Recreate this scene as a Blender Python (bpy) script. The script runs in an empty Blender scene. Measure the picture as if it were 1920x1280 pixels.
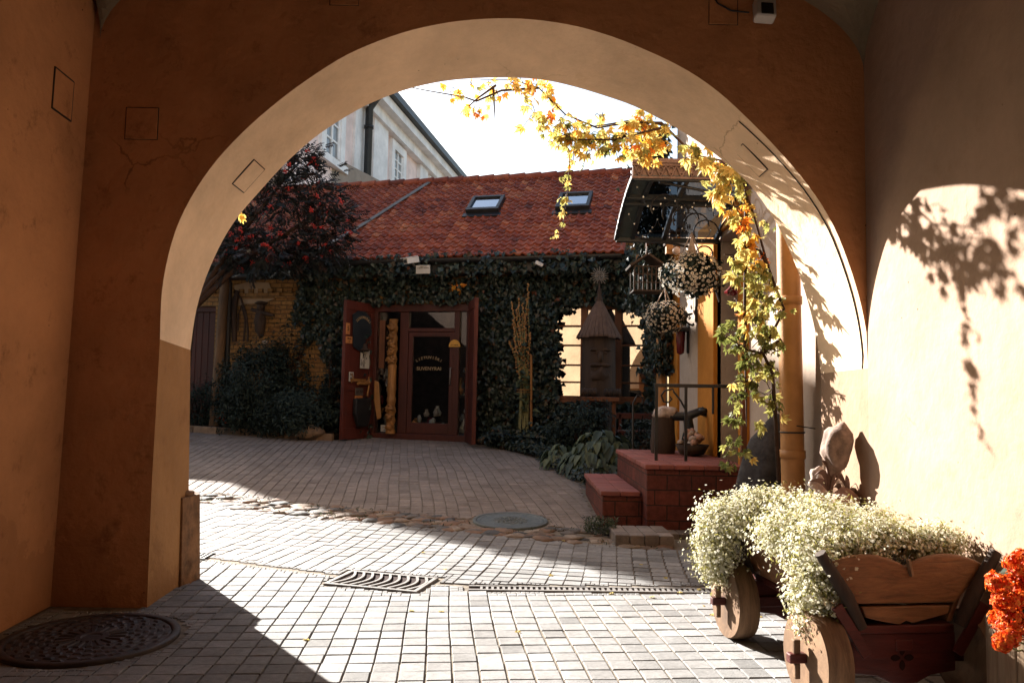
import bpy, bmesh, math, random
from mathutils import Vector, Matrix, noise
R = math.radians
rng = random.Random(11)
scene = bpy.context.scene
COL = scene.collection
V = Vector
def U_(a, b): return rng.uniform(a, b)
Z = V((0, 0, 1))

# ------------------------------------------------------------------ camera
H, FL = 1.25, 1440.0
cam_d = bpy.data.cameras.new('camera'); cam = bpy.data.objects.new('camera', cam_d); COL.objects.link(cam)
scene.camera = cam
cam_d.sensor_width = 36; cam_d.lens = 36 * FL / 1920.0; cam_d.clip_end = 600; cam_d.clip_start = .05
CM = Matrix.Translation((0, 0, H)) @ Matrix.Rotation(R(90) + math.atan(100 / FL), 4, 'X') @ Matrix.Rotation(R(1.1), 4, 'Z')
cam.matrix_world = CM
C3 = CM.to_3x3(); CO = V((0, 0, H))

def ray(px, py): return C3 @ V(((px - 960) / FL, (640 - py) / FL, -1))
def atY(px, py, y):
    d = ray(px, py); return CO + d * (y / d.y)
def atX(px, py, x):
    d = ray(px, py); return CO + d * (x / d.x)
def atZ(px, py, z):
    d = ray(px, py); return CO + d * ((z - H) / d.z)
def onpl(px, py, p0, n):
    d = ray(px, py); return CO + d * ((p0 - CO).dot(n) / d.dot(n))
def gz(y): return .055 * min(max(y - 6.5, 0), 11)
def ground(px, py):
    p = atZ(px, py, 0)
    if p.y <= 6.5 and p.y > 0: return p
    n = V((0, -.055, 1)); return onpl(px, py, V((0, 6.5, 0)), n)

# ------------------------------------------------------------------ mesh builder
def ico(sub):
    bm = bmesh.new(); bmesh.ops.create_icosphere(bm, subdivisions=sub, radius=1)
    vs = [v.co.copy() for v in bm.verts]; fs = [[v.index for v in f.verts] for f in bm.faces]; bm.free(); return vs, fs
ICO = {s: ico(s) for s in (1, 2, 3, 4)}

class MB:
    def __init__(s): s.v = []; s.f = []; s.t = []; s.sm = []
    def add(s, vs, fs, t=.5, smooth=False):
        o = len(s.v); s.v += [tuple(p) for p in vs]; s.f += [[i + o for i in f] for f in fs]
        s.t += [t] * len(fs); s.sm += [smooth] * len(fs); return s
    def obox(s, p, a, b, c, t=.5):
        p, a, b, c = V(p), V(a), V(b), V(c)
        vs = [p, p + a, p + a + b, p + b, p + c, p + a + c, p + a + b + c, p + b + c]
        fs = [[0, 3, 2, 1], [4, 5, 6, 7], [0, 1, 5, 4], [1, 2, 6, 5], [2, 3, 7, 6], [3, 0, 4, 7]]
        if a.cross(b).dot(c) < 0: fs = [f[::-1] for f in fs]
        return s.add(vs, fs, t)
    def box(s, c, sz, M=None, t=.5):
        M = M or Matrix.Identity(3); c = V(c)
        a, b, d = M @ V((sz[0], 0, 0)), M @ V((0, sz[1], 0)), M @ V((0, 0, sz[2]))
        return s.obox(c - (a + b + d) / 2, a, b, d, t)
    def bar(s, p, q, w, h, t=.5, up=Z):
        p, q = V(p), V(q); d = (q - p); x = d.normalized(); side = x.cross(up)
        if side.length < 1e-4: side = x.cross(V((1, 0, 0)))
        side.normalize(); u2 = side.cross(x)
        return s.obox(p - side * w / 2 - u2 * h / 2, d, side * w, u2 * h, t)
    def tube(s, pts, r, n=8, t=.5, cap=True):
        pts = [V(p) for p in pts]; m = len(pts)
        rr = r if isinstance(r, (list, tuple)) else [r] * m
        vs = []; up = None
        for i, p in enumerate(pts):
            d = (pts[min(i + 1, m - 1)] - pts[max(i - 1, 0)]).normalized()
            if up is None:
                up = d.cross(V((0, 0, 1)) if abs(d.z) < .9 else V((1, 0, 0))).normalized()
            up = (up - d * up.dot(d)).normalized(); w = d.cross(up)
            for k in range(n):
                a = 2 * math.pi * k / n; vs.append(p + (up * math.cos(a) + w * math.sin(a)) * rr[i])
        fs = [[i * n + k, i * n + (k + 1) % n, (i + 1) * n + (k + 1) % n, (i + 1) * n + k] for i in range(m - 1) for k in range(n)]
        s.add(vs, fs, t, True)
        if cap: s.add(vs[:n], [list(range(n))[::-1]], t); s.add(vs[-n:], [list(range(n))], t)
        return s
    def lathe(s, c, prof, n=24, M=None, t=.5, smooth=True):
        M = M or Matrix.Identity(3); c = V(c); vs = []
        for r, z in prof:
            for k in range(n):
                a = 2 * math.pi * k / n; vs.append(c + M @ V((r * math.cos(a), r * math.sin(a), z)))
        m = len(prof)
        fs = [[i * n + k, i * n + (k + 1) % n, (i + 1) * n + (k + 1) % n, (i + 1) * n + k] for i in range(m - 1) for k in range(n)]
        s.add(vs, fs, t, smooth)
        s.add(vs[:n], [list(range(n))[::-1]], t); s.add(vs[-n:], [list(range(n))], t)
        return s
    def prism(s, poly, ext, t=.5):
        ext = V(ext); a = [V(p) for p in poly]; n = len(a)
        nrm = V((0, 0, 0))
        for i in range(n): nrm += (a[i] - a[0]).cross(a[(i + 1) % n] - a[0])
        if nrm.dot(ext) > 0: a = a[::-1]
        b = [p + ext for p in a]
        fs = [list(range(n)), list(range(2 * n - 1, n - 1, -1))]
        fs += [[(i + 1) % n, i, n + i, n + (i + 1) % n] for i in range(n)]
        return s.add(a + b, fs, t)
    def blob(s, c, rad, sub=2, amp=.15, fr=1.5, t=.5, M=None, smooth=True):
        c = V(c); vs, fs = ICO[sub]; o = V((U_(-50, 50), U_(-50, 50), U_(-50, 50))); out = []
        for v in vs:
            k = 1 + amp * noise.noise(v * fr + o) * 1.6
            p = V((v.x * rad[0], v.y * rad[1], v.z * rad[2])) * k
            out.append(c + (M @ p if M else p))
        return s.add(out, fs, t, smooth)
    def leaf(s, p, d, n, L, W, t=.5, fold=.25):
        d = d.normalized(); side = d.cross(n)
        if side.length < 1e-5: side = d.cross(V((.3, .5, .8)))
        side.normalize(); n = side.cross(d)
        a = p; m1 = p + d * L * .42 + side * W * .5 + n * W * fold; m2 = p + d * L * .42 - side * W * .5 + n * W * fold
        q = p + d * L - n * L * .12; k = p + d * L * .5
        return s.add([a, m1, q, m2, k], [[0, 4, 1], [1, 4, 2], [2, 4, 3], [3, 4, 0]], t)
    def build(s, name, mat, parent=None, bevel=0, seg=2, smooth=None):
        me = bpy.data.meshes.new(name); me.from_pydata(s.v, [], s.f)
        at = me.attributes.new('tint', 'FLOAT', 'FACE'); at.data.foreach_set('value', s.t)
        me.polygons.foreach_set('use_smooth', s.sm if smooth is None else [smooth] * len(s.f))
        me.materials.append(mat); me.update()
        o = bpy.data.objects.new(name, me); COL.objects.link(o)
        if parent is not None:
            o.parent = parent
            if parent.type == 'EMPTY': o.matrix_parent_inverse = Matrix.Translation(parent.location).inverted()
        if bevel:
            b = o.modifiers.new('bevel', 'BEVEL'); b.width = bevel; b.segments = seg; b.limit_method = 'ANGLE'; b.angle_limit = R(35)
        return o

def tag(o, label=None, cat=None, group=None, kind=None):
    if label: o['label'] = label
    if cat: o['category'] = cat
    if group: o['group'] = group
    if kind: o['kind'] = kind
    return o
def thing(name, loc, label, cat, group=None):
    o = bpy.data.objects.new(name, None); COL.objects.link(o); o.location = loc; o.empty_display_size = .1
    return tag(o, label, cat, group)
def rotz(a): return Matrix.Rotation(a, 3, 'Z')

# ------------------------------------------------------------------ materials
def nmat(name):
    m = bpy.data.materials.new(name); m.use_nodes = True; nt = m.node_tree; nt.nodes.clear()
    return m, nt, nt.nodes.new('ShaderNodeOutputMaterial')
def N_(nt, t, **k):
    n = nt.nodes.new('ShaderNode' + t)
    for a, b in k.items(): setattr(n, a, b)
    return n
def ramp(nt, stops):
    r = N_(nt, 'ValToRGB'); e = r.color_ramp.elements
    while len(e) < len(stops): e.new(.5)
    for i, (p, c) in enumerate(stops): e[i].position = p; e[i].color = (*c, 1)
    return r
def noise_n(nt, sc, det=6, rough=.6, vec=None):
    n = N_(nt, 'TexNoise'); n.inputs['Scale'].default_value = sc; n.inputs['Detail'].default_value = det; n.inputs['Roughness'].default_value = rough
    if vec is not None: nt.links.new(vec, n.inputs['Vector'])
    return n
def mixc(nt, fac, a, b, mode='MIX'):
    m = N_(nt, 'Mix', data_type='RGBA', blend_type=mode)
    for sock, val in ((m.inputs[0], fac), (m.inputs[6], a), (m.inputs[7], b)):
        if isinstance(val, bpy.types.NodeSocket): nt.links.new(val, sock)
        elif isinstance(val, (int, float)): sock.default_value = val
        else: sock.default_value = (*val, 1)
    return m.outputs[2]
def finish(nt, out, col, rough=.8, bump=None, bstr=.3, bdist=.02, spec=.3, metal=0, extra=None):
    p = N_(nt, 'BsdfPrincipled')
    if isinstance(col, bpy.types.NodeSocket): nt.links.new(col, p.inputs['Base Color'])
    else: p.inputs['Base Color'].default_value = (*col, 1)
    if isinstance(rough, bpy.types.NodeSocket): nt.links.new(rough, p.inputs['Roughness'])
    else: p.inputs['Roughness'].default_value = rough
    p.inputs['Specular IOR Level'].default_value = spec; p.inputs['Metallic'].default_value = metal
    if bump is not None:
        b = N_(nt, 'Bump'); b.inputs['Strength'].default_value = bstr; b.inputs['Distance'].default_value = bdist
        nt.links.new(bump, b.inputs['Height']); nt.links.new(b.outputs[0], p.inputs['Normal'])
    nt.links.new(p.outputs[0], out.inputs[0]); return p
def objco(nt, scale=None, rot=None):
    t = N_(nt, 'TexCoord')
    if scale is None and rot is None: return t.outputs['Object']
    m = N_(nt, 'Mapping')
    if scale: m.inputs['Scale'].default_value = scale
    if rot: m.inputs['Rotation'].default_value = rot
    nt.links.new(t.outputs['Object'], m.inputs['Vector']); return m.outputs[0]

ALB = .66   # scales base colours down, weakening bounce light under the raised exposure
def A_(c): return tuple(x * ALB for x in c)
def simple(name, c, var=.25, sc=6, rough=.75, bump=.25, bsc=40, spec=.3, metal=0, tint=0):
    """flat-coloured real surface with blotchy value variation and a fine grain"""
    c = A_(c); m, nt, out = nmat(name); co = objco(nt)
    n = noise_n(nt, sc, 7, .65, co); lo = tuple(x * (1 - var) for x in c); hi = tuple(min(1, x * (1 + var)) for x in c)
    r = ramp(nt, [(.3, lo), (.7, hi)]); nt.links.new(n.outputs[0], r.inputs[0])
    nb = noise_n(nt, sc * .07, 5, .65, co); rb_ = ramp(nt, [(.32, (.74, .73, .72)), (.68, (1.12, 1.12, 1.12))]); nt.links.new(nb.outputs[0], rb_.inputs[0]); col = mixc(nt, 1.0, r.outputs[0], rb_.outputs[0], 'MULTIPLY')
    if tint:
        a = N_(nt, 'Attribute', attribute_name='tint'); mp = N_(nt, 'MapRange')
        mp.inputs[3].default_value = 1 - tint; mp.inputs[4].default_value = 1 + tint; nt.links.new(a.outputs['Fac'], mp.inputs[0])
        cc = N_(nt, 'CombineColor')
        for i in range(3): nt.links.new(mp.outputs[0], cc.inputs[i])
        col = mixc(nt, 1.0, col, cc.outputs[0], 'MULTIPLY')
    b = noise_n(nt, bsc, 5, .6, co)
    finish(nt, out, col, rough, b.outputs[0], bump, .01, spec, metal); return m

def plaster(name, c, stain, sc=1.1, amt=.5, bump=.5, k=None):
    k = ALB if k is None else k; c = tuple(x * k for x in c); stain = tuple(x * k for x in stain)
    m, nt, out = nmat(name); co = objco(nt)
    n1 = noise_n(nt, sc, 9, .68, co); r1 = ramp(nt, [(.36, (0, 0, 0)), (.72, (1, 1, 1))]); nt.links.new(n1.outputs[0], r1.inputs[0])
    v1 = mixc(nt, r1.outputs[0], c, tuple(x * .62 for x in c))
    n2 = noise_n(nt, 4.5, 12, .78, co); r2 = ramp(nt, [(.56, (0, 0, 0)), (.68, (1, 1, 1))]); nt.links.new(n2.outputs[0], r2.inputs[0])
    f = N_(nt, 'Math', operation='MULTIPLY'); nt.links.new(r2.outputs[0], f.inputs[0]); f.inputs[1].default_value = amt
    v2 = mixc(nt, f.outputs[0], v1, stain)
    # pits and chips
    vo = N_(nt, 'TexVoronoi'); vo.inputs['Scale'].default_value = 9; nt.links.new(co, vo.inputs['Vector'])
    r3 = ramp(nt, [(.035, (1, 1, 1)), (.06, (0, 0, 0))]); nt.links.new(vo.outputs['Distance'], r3.inputs[0])
    n4 = noise_n(nt, 1.6, 3, .5, co); r4 = ramp(nt, [(.55, (0, 0, 0)), (.62, (1, 1, 1))]); nt.links.new(n4.outputs[0], r4.inputs[0])
    f2 = N_(nt, 'Math', operation='MULTIPLY'); nt.links.new(r3.outputs[0], f2.inputs[0]); nt.links.new(r4.outputs[0], f2.inputs[1])
    v3 = mixc(nt, f2.outputs[0], v2, tuple(x * .3 for x in stain))
    # rising damp: a worn stain with a ragged upper edge along the foot of the wall
    sp = N_(nt, 'SeparateXYZ'); nt.links.new(co, sp.inputs[0])
    nz = noise_n(nt, 2.2, 8, .7, co)
    ad = N_(nt, 'MapRange'); ad.inputs[1].default_value = .35; ad.inputs[2].default_value = .65; ad.inputs[3].default_value = .0; ad.inputs[4].default_value = .75; nt.links.new(nz.outputs[0], ad.inputs[0])
    lt = N_(nt, 'Math', operation='LESS_THAN'); nt.links.new(sp.outputs[2], lt.inputs[0]); nt.links.new(ad.outputs[0], lt.inputs[1])
    f3 = N_(nt, 'Math', operation='MULTIPLY'); nt.links.new(lt.outputs[0], f3.inputs[0]); f3.inputs[1].default_value = .22
    v4 = mixc(nt, f3.outputs[0], v3, stain)
    # hairline cracks, only here and there
    wv = noise_n(nt, 3.0, 5, .6, co); ce = mixc(nt, .35, co, wv.outputs[1], 'ADD'); vc = N_(nt, 'TexVoronoi', feature='DISTANCE_TO_EDGE'); vc.inputs['Scale'].default_value = 1.3; nt.links.new(ce, vc.inputs['Vector'])
    rc = ramp(nt, [(.004, (1, 1, 1)), (.010, (0, 0, 0))]); nt.links.new(vc.outputs['Distance'], rc.inputs[0]); nm = noise_n(nt, .9, 2, .5, co); rm = ramp(nt, [(.62, (0, 0, 0)), (.68, (.5, .5, .5))]); nt.links.new(nm.outputs[0], rm.inputs[0])
    fc = N_(nt, 'Math', operation='MULTIPLY'); nt.links.new(rc.outputs[0], fc.inputs[0]); nt.links.new(rm.outputs[0], fc.inputs[1]); v4 = mixc(nt, fc.outputs[0], v4, tuple(x * .35 for x in stain))
    b1 = noise_n(nt, 14, 8, .6, co); b2 = noise_n(nt, 2.2, 4, .5, co)
    ba = N_(nt, 'Math', operation='MULTIPLY_ADD'); nt.links.new(b2.outputs[0], ba.inputs[0]); ba.inputs[1].default_value = 3.0; nt.links.new(b1.outputs[0], ba.inputs[2])
    finish(nt, out, v4, .9, ba.outputs[0], bump, .02, .15); return m

def leafmat(name, stops, trans=.35, rough=.5, spec=.35, tcol=None):
    stops = [(p, A_(c)) for p, c in stops]; m, nt, out = nmat(name)
    a = N_(nt, 'Attribute', attribute_name='tint'); r = ramp(nt, stops); nt.links.new(a.outputs['Fac'], r.inputs[0])
    p = finish(nt, out, r.outputs[0], rough, spec=spec)
    t = N_(nt, 'BsdfTranslucent')
    br = mixc(nt, .5, r.outputs[0], tcol) if tcol else r.outputs[0]
    nt.links.new(br, t.inputs[0])
    mx = N_(nt, 'MixShader'); mx.inputs[0].default_value = trans
    nt.links.new(p.outputs[0], mx.inputs[1]); nt.links.new(t.outputs[0], mx.inputs[2]); nt.links.new(mx.outputs[0], out.inputs[0])
    return m

def brick(name, c1, c2, mortar, bw, bh, rot=0, msize=.012, rough=.85, axes='sum', offset=.5):
    c1, c2, mortar = A_(c1), A_(c2), A_(mortar)
    m, nt, out = nmat(name); co = objco(nt, rot=(0, 0, rot))
    sp = N_(nt, 'SeparateXYZ'); nt.links.new(co, sp.inputs[0]); cb = N_(nt, 'CombineXYZ')
    if axes == 'sum':
        s = N_(nt, 'Math', operation='ADD'); nt.links.new(sp.outputs[0], s.inputs[0]); nt.links.new(sp.outputs[1], s.inputs[1]); nt.links.new(s.outputs[0], cb.inputs[0])
    else: nt.links.new(sp.outputs[0], cb.inputs[0])
    nt.links.new(sp.outputs[2], cb.inputs[1])
    nd = noise_n(nt, 9, 3, .5, co); dv = mixc(nt, .012, cb.outputs[0], nd.outputs[1], 'ADD')
    b = N_(nt, 'TexBrick'); b.offset = offset; b.inputs['Scale'].default_value = 1; b.inputs['Brick Width'].default_value = bw; b.inputs['Row Height'].default_value = bh
    b.inputs['Mortar Size'].default_value = msize; b.inputs['Mortar Smooth'].default_value = .2; b.inputs['Bias'].default_value = 0
    for k, c in (('Color1', c1), ('Color2', c2), ('Mortar', mortar)): b.inputs[k].default_value = (*c, 1)
    nt.links.new(dv, b.inputs['Vector'])
    n = noise_n(nt, 18, 8, .7, co); r = ramp(nt, [(.3, (.55, .55, .55)), (.7, (1.2, 1.2, 1.2))]); nt.links.new(n.outputs[0], r.inputs[0])
    col = mixc(nt, 1, b.outputs[0], r.outputs[0], 'MULTIPLY')
    h = N_(nt, 'Math', operation='MULTIPLY_ADD'); nt.links.new(b.outputs[1], h.inputs[0]); h.inputs[1].default_value = -1; nt.links.new(n.outputs[0], h.inputs[2])
    finish(nt, out, col, rough, h.outputs[0], .6, .012, .2); return m

def wood(name, c1, c2, scale=(3, 3, 30), rough=.7, sc=2.2, bump=.4):
    """grain runs along the axis with the smallest scale"""
    c1, c2 = A_(c1), A_(c2)
    m, nt, out = nmat(name); co = objco(nt, scale=scale)
    n = noise_n(nt, sc, 8, .7, co); n.inputs['Distortion'].default_value = .6
    r = ramp(nt, [(.28, c1), (.5, tuple((a + b) / 2 for a, b in zip(c1, c2))), (.75, c2)]); nt.links.new(n.outputs[0], r.inputs[0])
    n2 = noise_n(nt, 1.4, 4, .5, objco(nt)); r2 = ramp(nt, [(.35, (.7, .7, .7)), (.7, (1.15, 1.15, 1.15))]); nt.links.new(n2.outputs[0], r2.inputs[0])
    col = mixc(nt, 1, r.outputs[0], r2.outputs[0], 'MULTIPLY')
    finish(nt, out, col, rough, n.outputs[0], bump, .01, .3); return m

def glassy(name, refl, tint=(.8, .85, .85), rcol=(1, 1, 1), rough=.01):
    m, nt, out = nmat(name)
    t = N_(nt, 'BsdfTransparent'); t.inputs[0].default_value = (*tint, 1)
    g = N_(nt, 'BsdfGlossy'); g.inputs[0].default_value = (*rcol, 1); g.inputs['Roughness'].default_value = rough
    n = noise_n(nt, 1.2, 2, .5, objco(nt)); b = N_(nt, 'Bump'); b.inputs['Strength'].default_value = .03; b.inputs['Distance'].default_value = .05
    nt.links.new(n.outputs[0], b.inputs['Height']); nt.links.new(b.outputs[0], g.inputs['Normal'])
    mx = N_(nt, 'MixShader'); mx.inputs[0].default_value = refl
    nt.links.new(t.outputs[0], mx.inputs[1]); nt.links.new(g.outputs[0], mx.inputs[2]); nt.links.new(mx.outputs[0], out.inputs[0]); return m

M = {}
M['ochre'] = plaster('ochre plaster', (.62, .285, .125), (.24, .10, .045), amt=.75, k=.84)
M['vaultplaster'] = plaster('cream vault plaster', (.34, .26, .17), (.25, .16, .09), amt=.35)
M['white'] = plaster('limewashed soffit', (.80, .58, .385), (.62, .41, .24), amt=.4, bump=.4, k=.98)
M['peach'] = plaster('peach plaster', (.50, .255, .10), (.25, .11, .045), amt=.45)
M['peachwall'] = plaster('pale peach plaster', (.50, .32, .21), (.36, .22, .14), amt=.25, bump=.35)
M['rightwall'] = plaster('pinkish ochre plaster', (.52, .35, .25), (.33, .19, .11), amt=.35, bump=.35)
M['outer'] = plaster('yellow ochre render', (.58, .42, .27), (.42, .27, .15))
M['facadewhite'] = plaster('pale facade render', (.58, .46, .37), (.40, .27, .18), bump=.3)
M['facadeorange'] = plaster('orange facade trim', (.60, .235, .035), (.38, .13, .03), bump=.3)
M['pink'] = plaster('pale pink render', (.95, .75, .69), (.72, .54, .49), amt=.15, bump=.15, k=1)
M['trimwhite'] = plaster('white stucco trim', (.95, .91, .89), (.66, .62, .60), amt=.15, bump=.15, k=1)
M['paver'] = simple('grey concrete paver', (.315, .31, .308), .2, 30, .85, .35, 120, .2, tint=.30)
M['paverbrown'] = simple('brown concrete paver', (.285, .235, .205), .2, 30, .85, .35, 120, .2, tint=.22)
M['sand'] = simple('joint sand', (.27, .23, .185), .35, 25, .95, .4, 90, .1)
M['soil'] = simple('garden soil', (.035, .025, .018), .5, 20, .95, .8, 60, .1)
M['iron'] = simple('cast iron', (.07, .05, .045), .4, 14, .6, .3, 60, .4, .3, tint=.3)
M['ironblue'] = simple('blue grey cast iron', (.13, .15, .15), .3, 14, .6, .3, 60, .4, .2, tint=.3)
M['ironpale'] = simple('worn grey iron', (.27, .25, .235), .25, 20, .6, .3, 80, .4, .2)
M['black'] = simple('black paint', (.012, .012, .013), .3, 8, .5, .1, 60, .4)
M['pit_shade'] = simple('drain pit', (.03, .010, .007), .3, 8, .9, .1, 60, .1)  # near black colour stands in for the shade of depth
M['redwood'] = wood('red stained timber', (.05, .010, .006), (.10, .020, .011), (12, 12, 1.2), .55)
M['redleaf'] = wood('brick red painted door', (.09, .016, .009), (.15, .028, .014), (10, 10, 1.2), .6)
M['brownwood'] = wood('brown window timber', (.13, .045, .018), (.24, .085, .033), (12, 12, 1.2), .6)
M['shingle'] = wood('weathered shingle', (.09, .05, .036), (.19, .12, .085), (10, 10, 1.5), .85)
M['darkwood'] = wood('dark weathered timber', (.035, .02, .014), (.085, .05, .032), (10, 10, 1.5), .8)
M['ochrewood'] = wood('honey carved timber', (.22, .09, .025), (.50, .24, .07), (9, 9, 1.6), .55)
M['cartwood'] = wood('varnished brown plank', (.13, .05, .018), (.38, .17, .065), (1.4, 14, 14), .5, 3)
M['wheelwood'] = wood('pale sawn log', (.10, .05, .025), (.40, .235, .125), (10, 1.5, 1.5), .75, 3)
M['cartred'] = wood('dark red cart timber', (.07, .010, .007), (.15, .025, .016), (1.5, 12, 12), .5, 3)
M['barrel'] = wood('grey brown split log', (.20, .12, .07), (.46, .32, .20), (14, 14, 1.2), .8, 3)
M['post'] = wood('round brown post', (.11, .06, .03), (.26, .15, .075), (9, 9, 1.0), .75)
M['stairbrick'] = brick('red clinker brick', (.20, .052, .034), (.13, .035, .026), (.045, .025, .02), .225, .138, 0, .006, .7)
M['redtile'] = simple('red stair tile', (.30, .085, .065), .22, 9, .6, .15, 60, .4, tint=.15)
M['stone'] = simple('field stone', (.30, .20, .13), .35, 9, .85, .6, 25, .2, tint=.45)
M['brownstone'] = simple('worn brown stone', (.26, .135, .065), .5, 11, .9, .9, 18, .2)
M['bandblue'] = simple('grey teal steel band', (.06, .08, .08), .3, 8, .4, .1, 40, .45)
M['darkstone'] = simple('dark granite', (.085, .08, .085), .5, 12, .85, .8, 22, .25)
M['palestone'] = simple('pale rough stone', (.50, .40, .34), .45, 18, .9, 1.0, 14, .2)
M['budstone'] = simple('mottled bud stone', (.30, .215, .175), .5, 16, .9, 1.0, 14, .2)
M['pinkstone'] = simple('pink granite', (.52, .30, .22), .25, 14, .85, .5, 30, .2)
M['rust'] = simple('rusted steel leaf', (.20, .12, .095), .35, 14, .6, .3, 50, .4, .3)
M['redmetal'] = simple('glossy dark red', (.16, .012, .014), .2, 8, .25, .05, 50, .5)
M['zinc'] = simple('grey zinc sheet', (.15, .125, .105), .25, 8, .5, .1, 40, .4, .4)
M['whitepaint'] = simple('white plastic', (.85, .83, .80), .06, 8, .45, .05, 60, .4)
M['gutter'] = simple('dark gutter', (.022, .020, .020), .3, 8, .45, .1, 40, .4)
M['pipepaint'] = simple('ochre painted pipe', (.58, .27, .085), .18, 6, .55, .15, 40, .35)
M['canopyglass'] = glassy('smoked canopy sheet', .08, (.05, .06, .075), (.6, .7, .8), .08)
M['navy'] = simple('dark blue steel', (.018, .026, .034), .3, 8, .4, .1, 40, .45)
M['winglass'] = glassy('mirror like window pane', .46, (.35, .33, .3), (1, .95, .9))
M['doorglass'] = glassy('dark shop door pane', .10, (.85, .88, .88))
M['skyglass'] = glassy('skylight pane', .55, (.2, .22, .24), (.9, .95, 1))
M['farglass'] = simple('far window pane', (.34, .35, .36), .2, 3, .15, .02, 20, .6)
M['dark'] = simple('dim interior', (.07, .055, .045), .4, 5, .9, .1, 20, .1)
M['signwhite'] = simple('white sign', (.62, .58, .50), .1, 12, .6, .05, 60, .3)
M['signorange'] = simple('orange sign', (.62, .24, .07), .15, 12, .6, .05, 60, .3)
M['signyellow'] = simple('yellow sign', (.68, .36, .06), .12, 12, .6, .05, 60, .3)
M['gold'] = simple('gold lettering', (.42, .30, .16), .15, 12, .5, .05, 60, .4)
M['lettering'] = simple('dark lettering', (.05, .03, .025), .1, 12, .7, .05, 60, .2)
M['silver'] = simple('grey ironwork', (.25, .23, .21), .2, 12, .5, .05, 60, .4, .3)
M['ivy'] = leafmat('ivy leaf', [(0, (.011, .019, .014)), (.6, (.026, .044, .033)), (.9, (.058, .080, .058)), (1, (.15, .05, .022))], .12, .42, .35)
M['shrub'] = leafmat('dark conifer spray', [(0, (.011, .020, .017)), (.7, (.034, .055, .045)), (1, (.075, .098, .072))], .12, .6, .2)
M['rowan'] = leafmat('rowan leaflet', [(0, (.014, .018, .016)), (.6, (.026, .028, .024)), (1, (.05, .026, .022))], .2, .5, .3)
M['berry'] = simple('rowan berry', (.62, .035, .02), .2, 30, .35, .05, 60, .4)
M['hosta'] = leafmat('hosta leaf', [(0, (.026, .042, .026)), (.6, (.07, .10, .055)), (1, (.15, .175, .085))], .2, .5, .3)
M['creeper'] = leafmat('autumn creeper leaf', [(0, (.13, .15, .035)), (.25, (.50, .47, .14)), (.5, (.92, .72, .24)), (.72, (.98, .52, .06)), (.87, (.95, .26, .03)), (1, (.55, .06, .025))], .5, .5, .3)
M['stem'] = simple('woody stem', (.07, .035, .02), .35, 20, .8, .5, 40, .2)
M['greenstem'] = simple('green stalk', (.26, .25, .12), .3, 20, .7, .2, 40, .2)
M['holly'] = leafmat('hollyhock blossom', [(0, (.42, .22, .06)), (1, (.66, .34, .16))], .3, .6, .2)
M['alyssum'] = leafmat('white blossom', [(0, (.92, .86, .55)), (1, (.98, .96, .84))], .4, .6, .2)
M['alyssumleaf'] = leafmat('small pale leaf', [(0, (.16, .15, .03)), (1, (.50, .46, .13))], .4, .6, .2)
M['daisy'] = leafmat('daisy petal', [(0, (.85, .80, .70)), (1, (.98, .95, .88))], .25, .6, .2)
M['daisyeye'] = simple('daisy eye', (.42, .26, .05), .2, 30, .8, .1, 60, .1)
M['geranium'] = leafmat('orange red petal', [(0, (.85, .05, .012)), (.6, (.98, .17, .018)), (1, (.98, .34, .05))], .35, .5, .3)
M['redflower'] = leafmat('small red blossom', [(0, (.36, .04, .015)), (1, (.56, .10, .03))], .3, .6, .2)
M['greyleaf'] = leafmat('silver grey leaf', [(0, (.07, .075, .07)), (1, (.26, .26, .25))], .15, .6, .2)
M['bulb'] = simple('lamp glass bead', (.8, .8, .75), .05, 9, .2, .02, 30, .5)
M['wicker'] = wood('wicker twig', (.03, .02, .014), (.07, .042, .028), (6, 6, 6), .8)
# ------------------------------------------------------------------ light
SUN_AZ, SUN_EL = R(38.8), R(25.2)          # towards the sun: from +Y round to -X
sd = V((.6265 * math.cos(SUN_EL), -.7794 * math.cos(SUN_EL), -math.sin(SUN_EL)))
sl = bpy.data.lights.new('sun', 'SUN'); so = bpy.data.objects.new('sun', sl); COL.objects.link(so)
sl.energy = 5.0; sl.angle = R(.5); sl.color = (1, .945, .87); so.location = (-12, 16, 12)
so.rotation_euler = sd.to_track_quat('-Z', 'Y').to_euler()
w = bpy.data.worlds.new('World'); scene.world = w; w.use_nodes = True
bg = w.node_tree.nodes['Background']; sky = w.node_tree.nodes.new('ShaderNodeTexSky')
sky.sky_type = 'NISHITA'; sky.sun_disc = False; sky.sun_elevation = SUN_EL; sky.sun_rotation = -SUN_AZ
sky.air_density = 1.3; sky.dust_density = 2.0; sky.ozone_density = 1.0
w.node_tree.links.new(sky.outputs[0], bg.inputs[0]); bg.inputs[1].default_value = .05
vs = scene.view_settings; vs.view_transform = 'Standard'; vs.look = 'None'; vs.gamma = 1; vs.exposure = 2.58
scene.cycles.max_bounces = 8; scene.cycles.diffuse_bounces = 5; scene.cycles.transparent_max_bounces = 16
scene.cycles.use_denoising = True; scene.cycles.sample_clamp_indirect = 6; scene.cycles.caustics_reflective = False; scene.cycles.caustics_refractive = False

# ------------------------------------------------------------------ ground
mb = MB(); xs = [-80, -30, -12, -6, -2, 2, 6, 12, 30, 80]; ys = [-60, -20, -5, 0, 3, 5, 6.5, 9, 12, 15, 17.5, 25, 50, 130]
mb.add([(x, y, gz(y) - .0085) for y in ys for x in xs], [[j * 10 + i, j * 10 + i + 1, j * 10 + 11 + i, j * 10 + 10 + i] for j in range(13) for i in range(9)])
tag(mb.build('ground', M['sand']), kind='structure')

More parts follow.
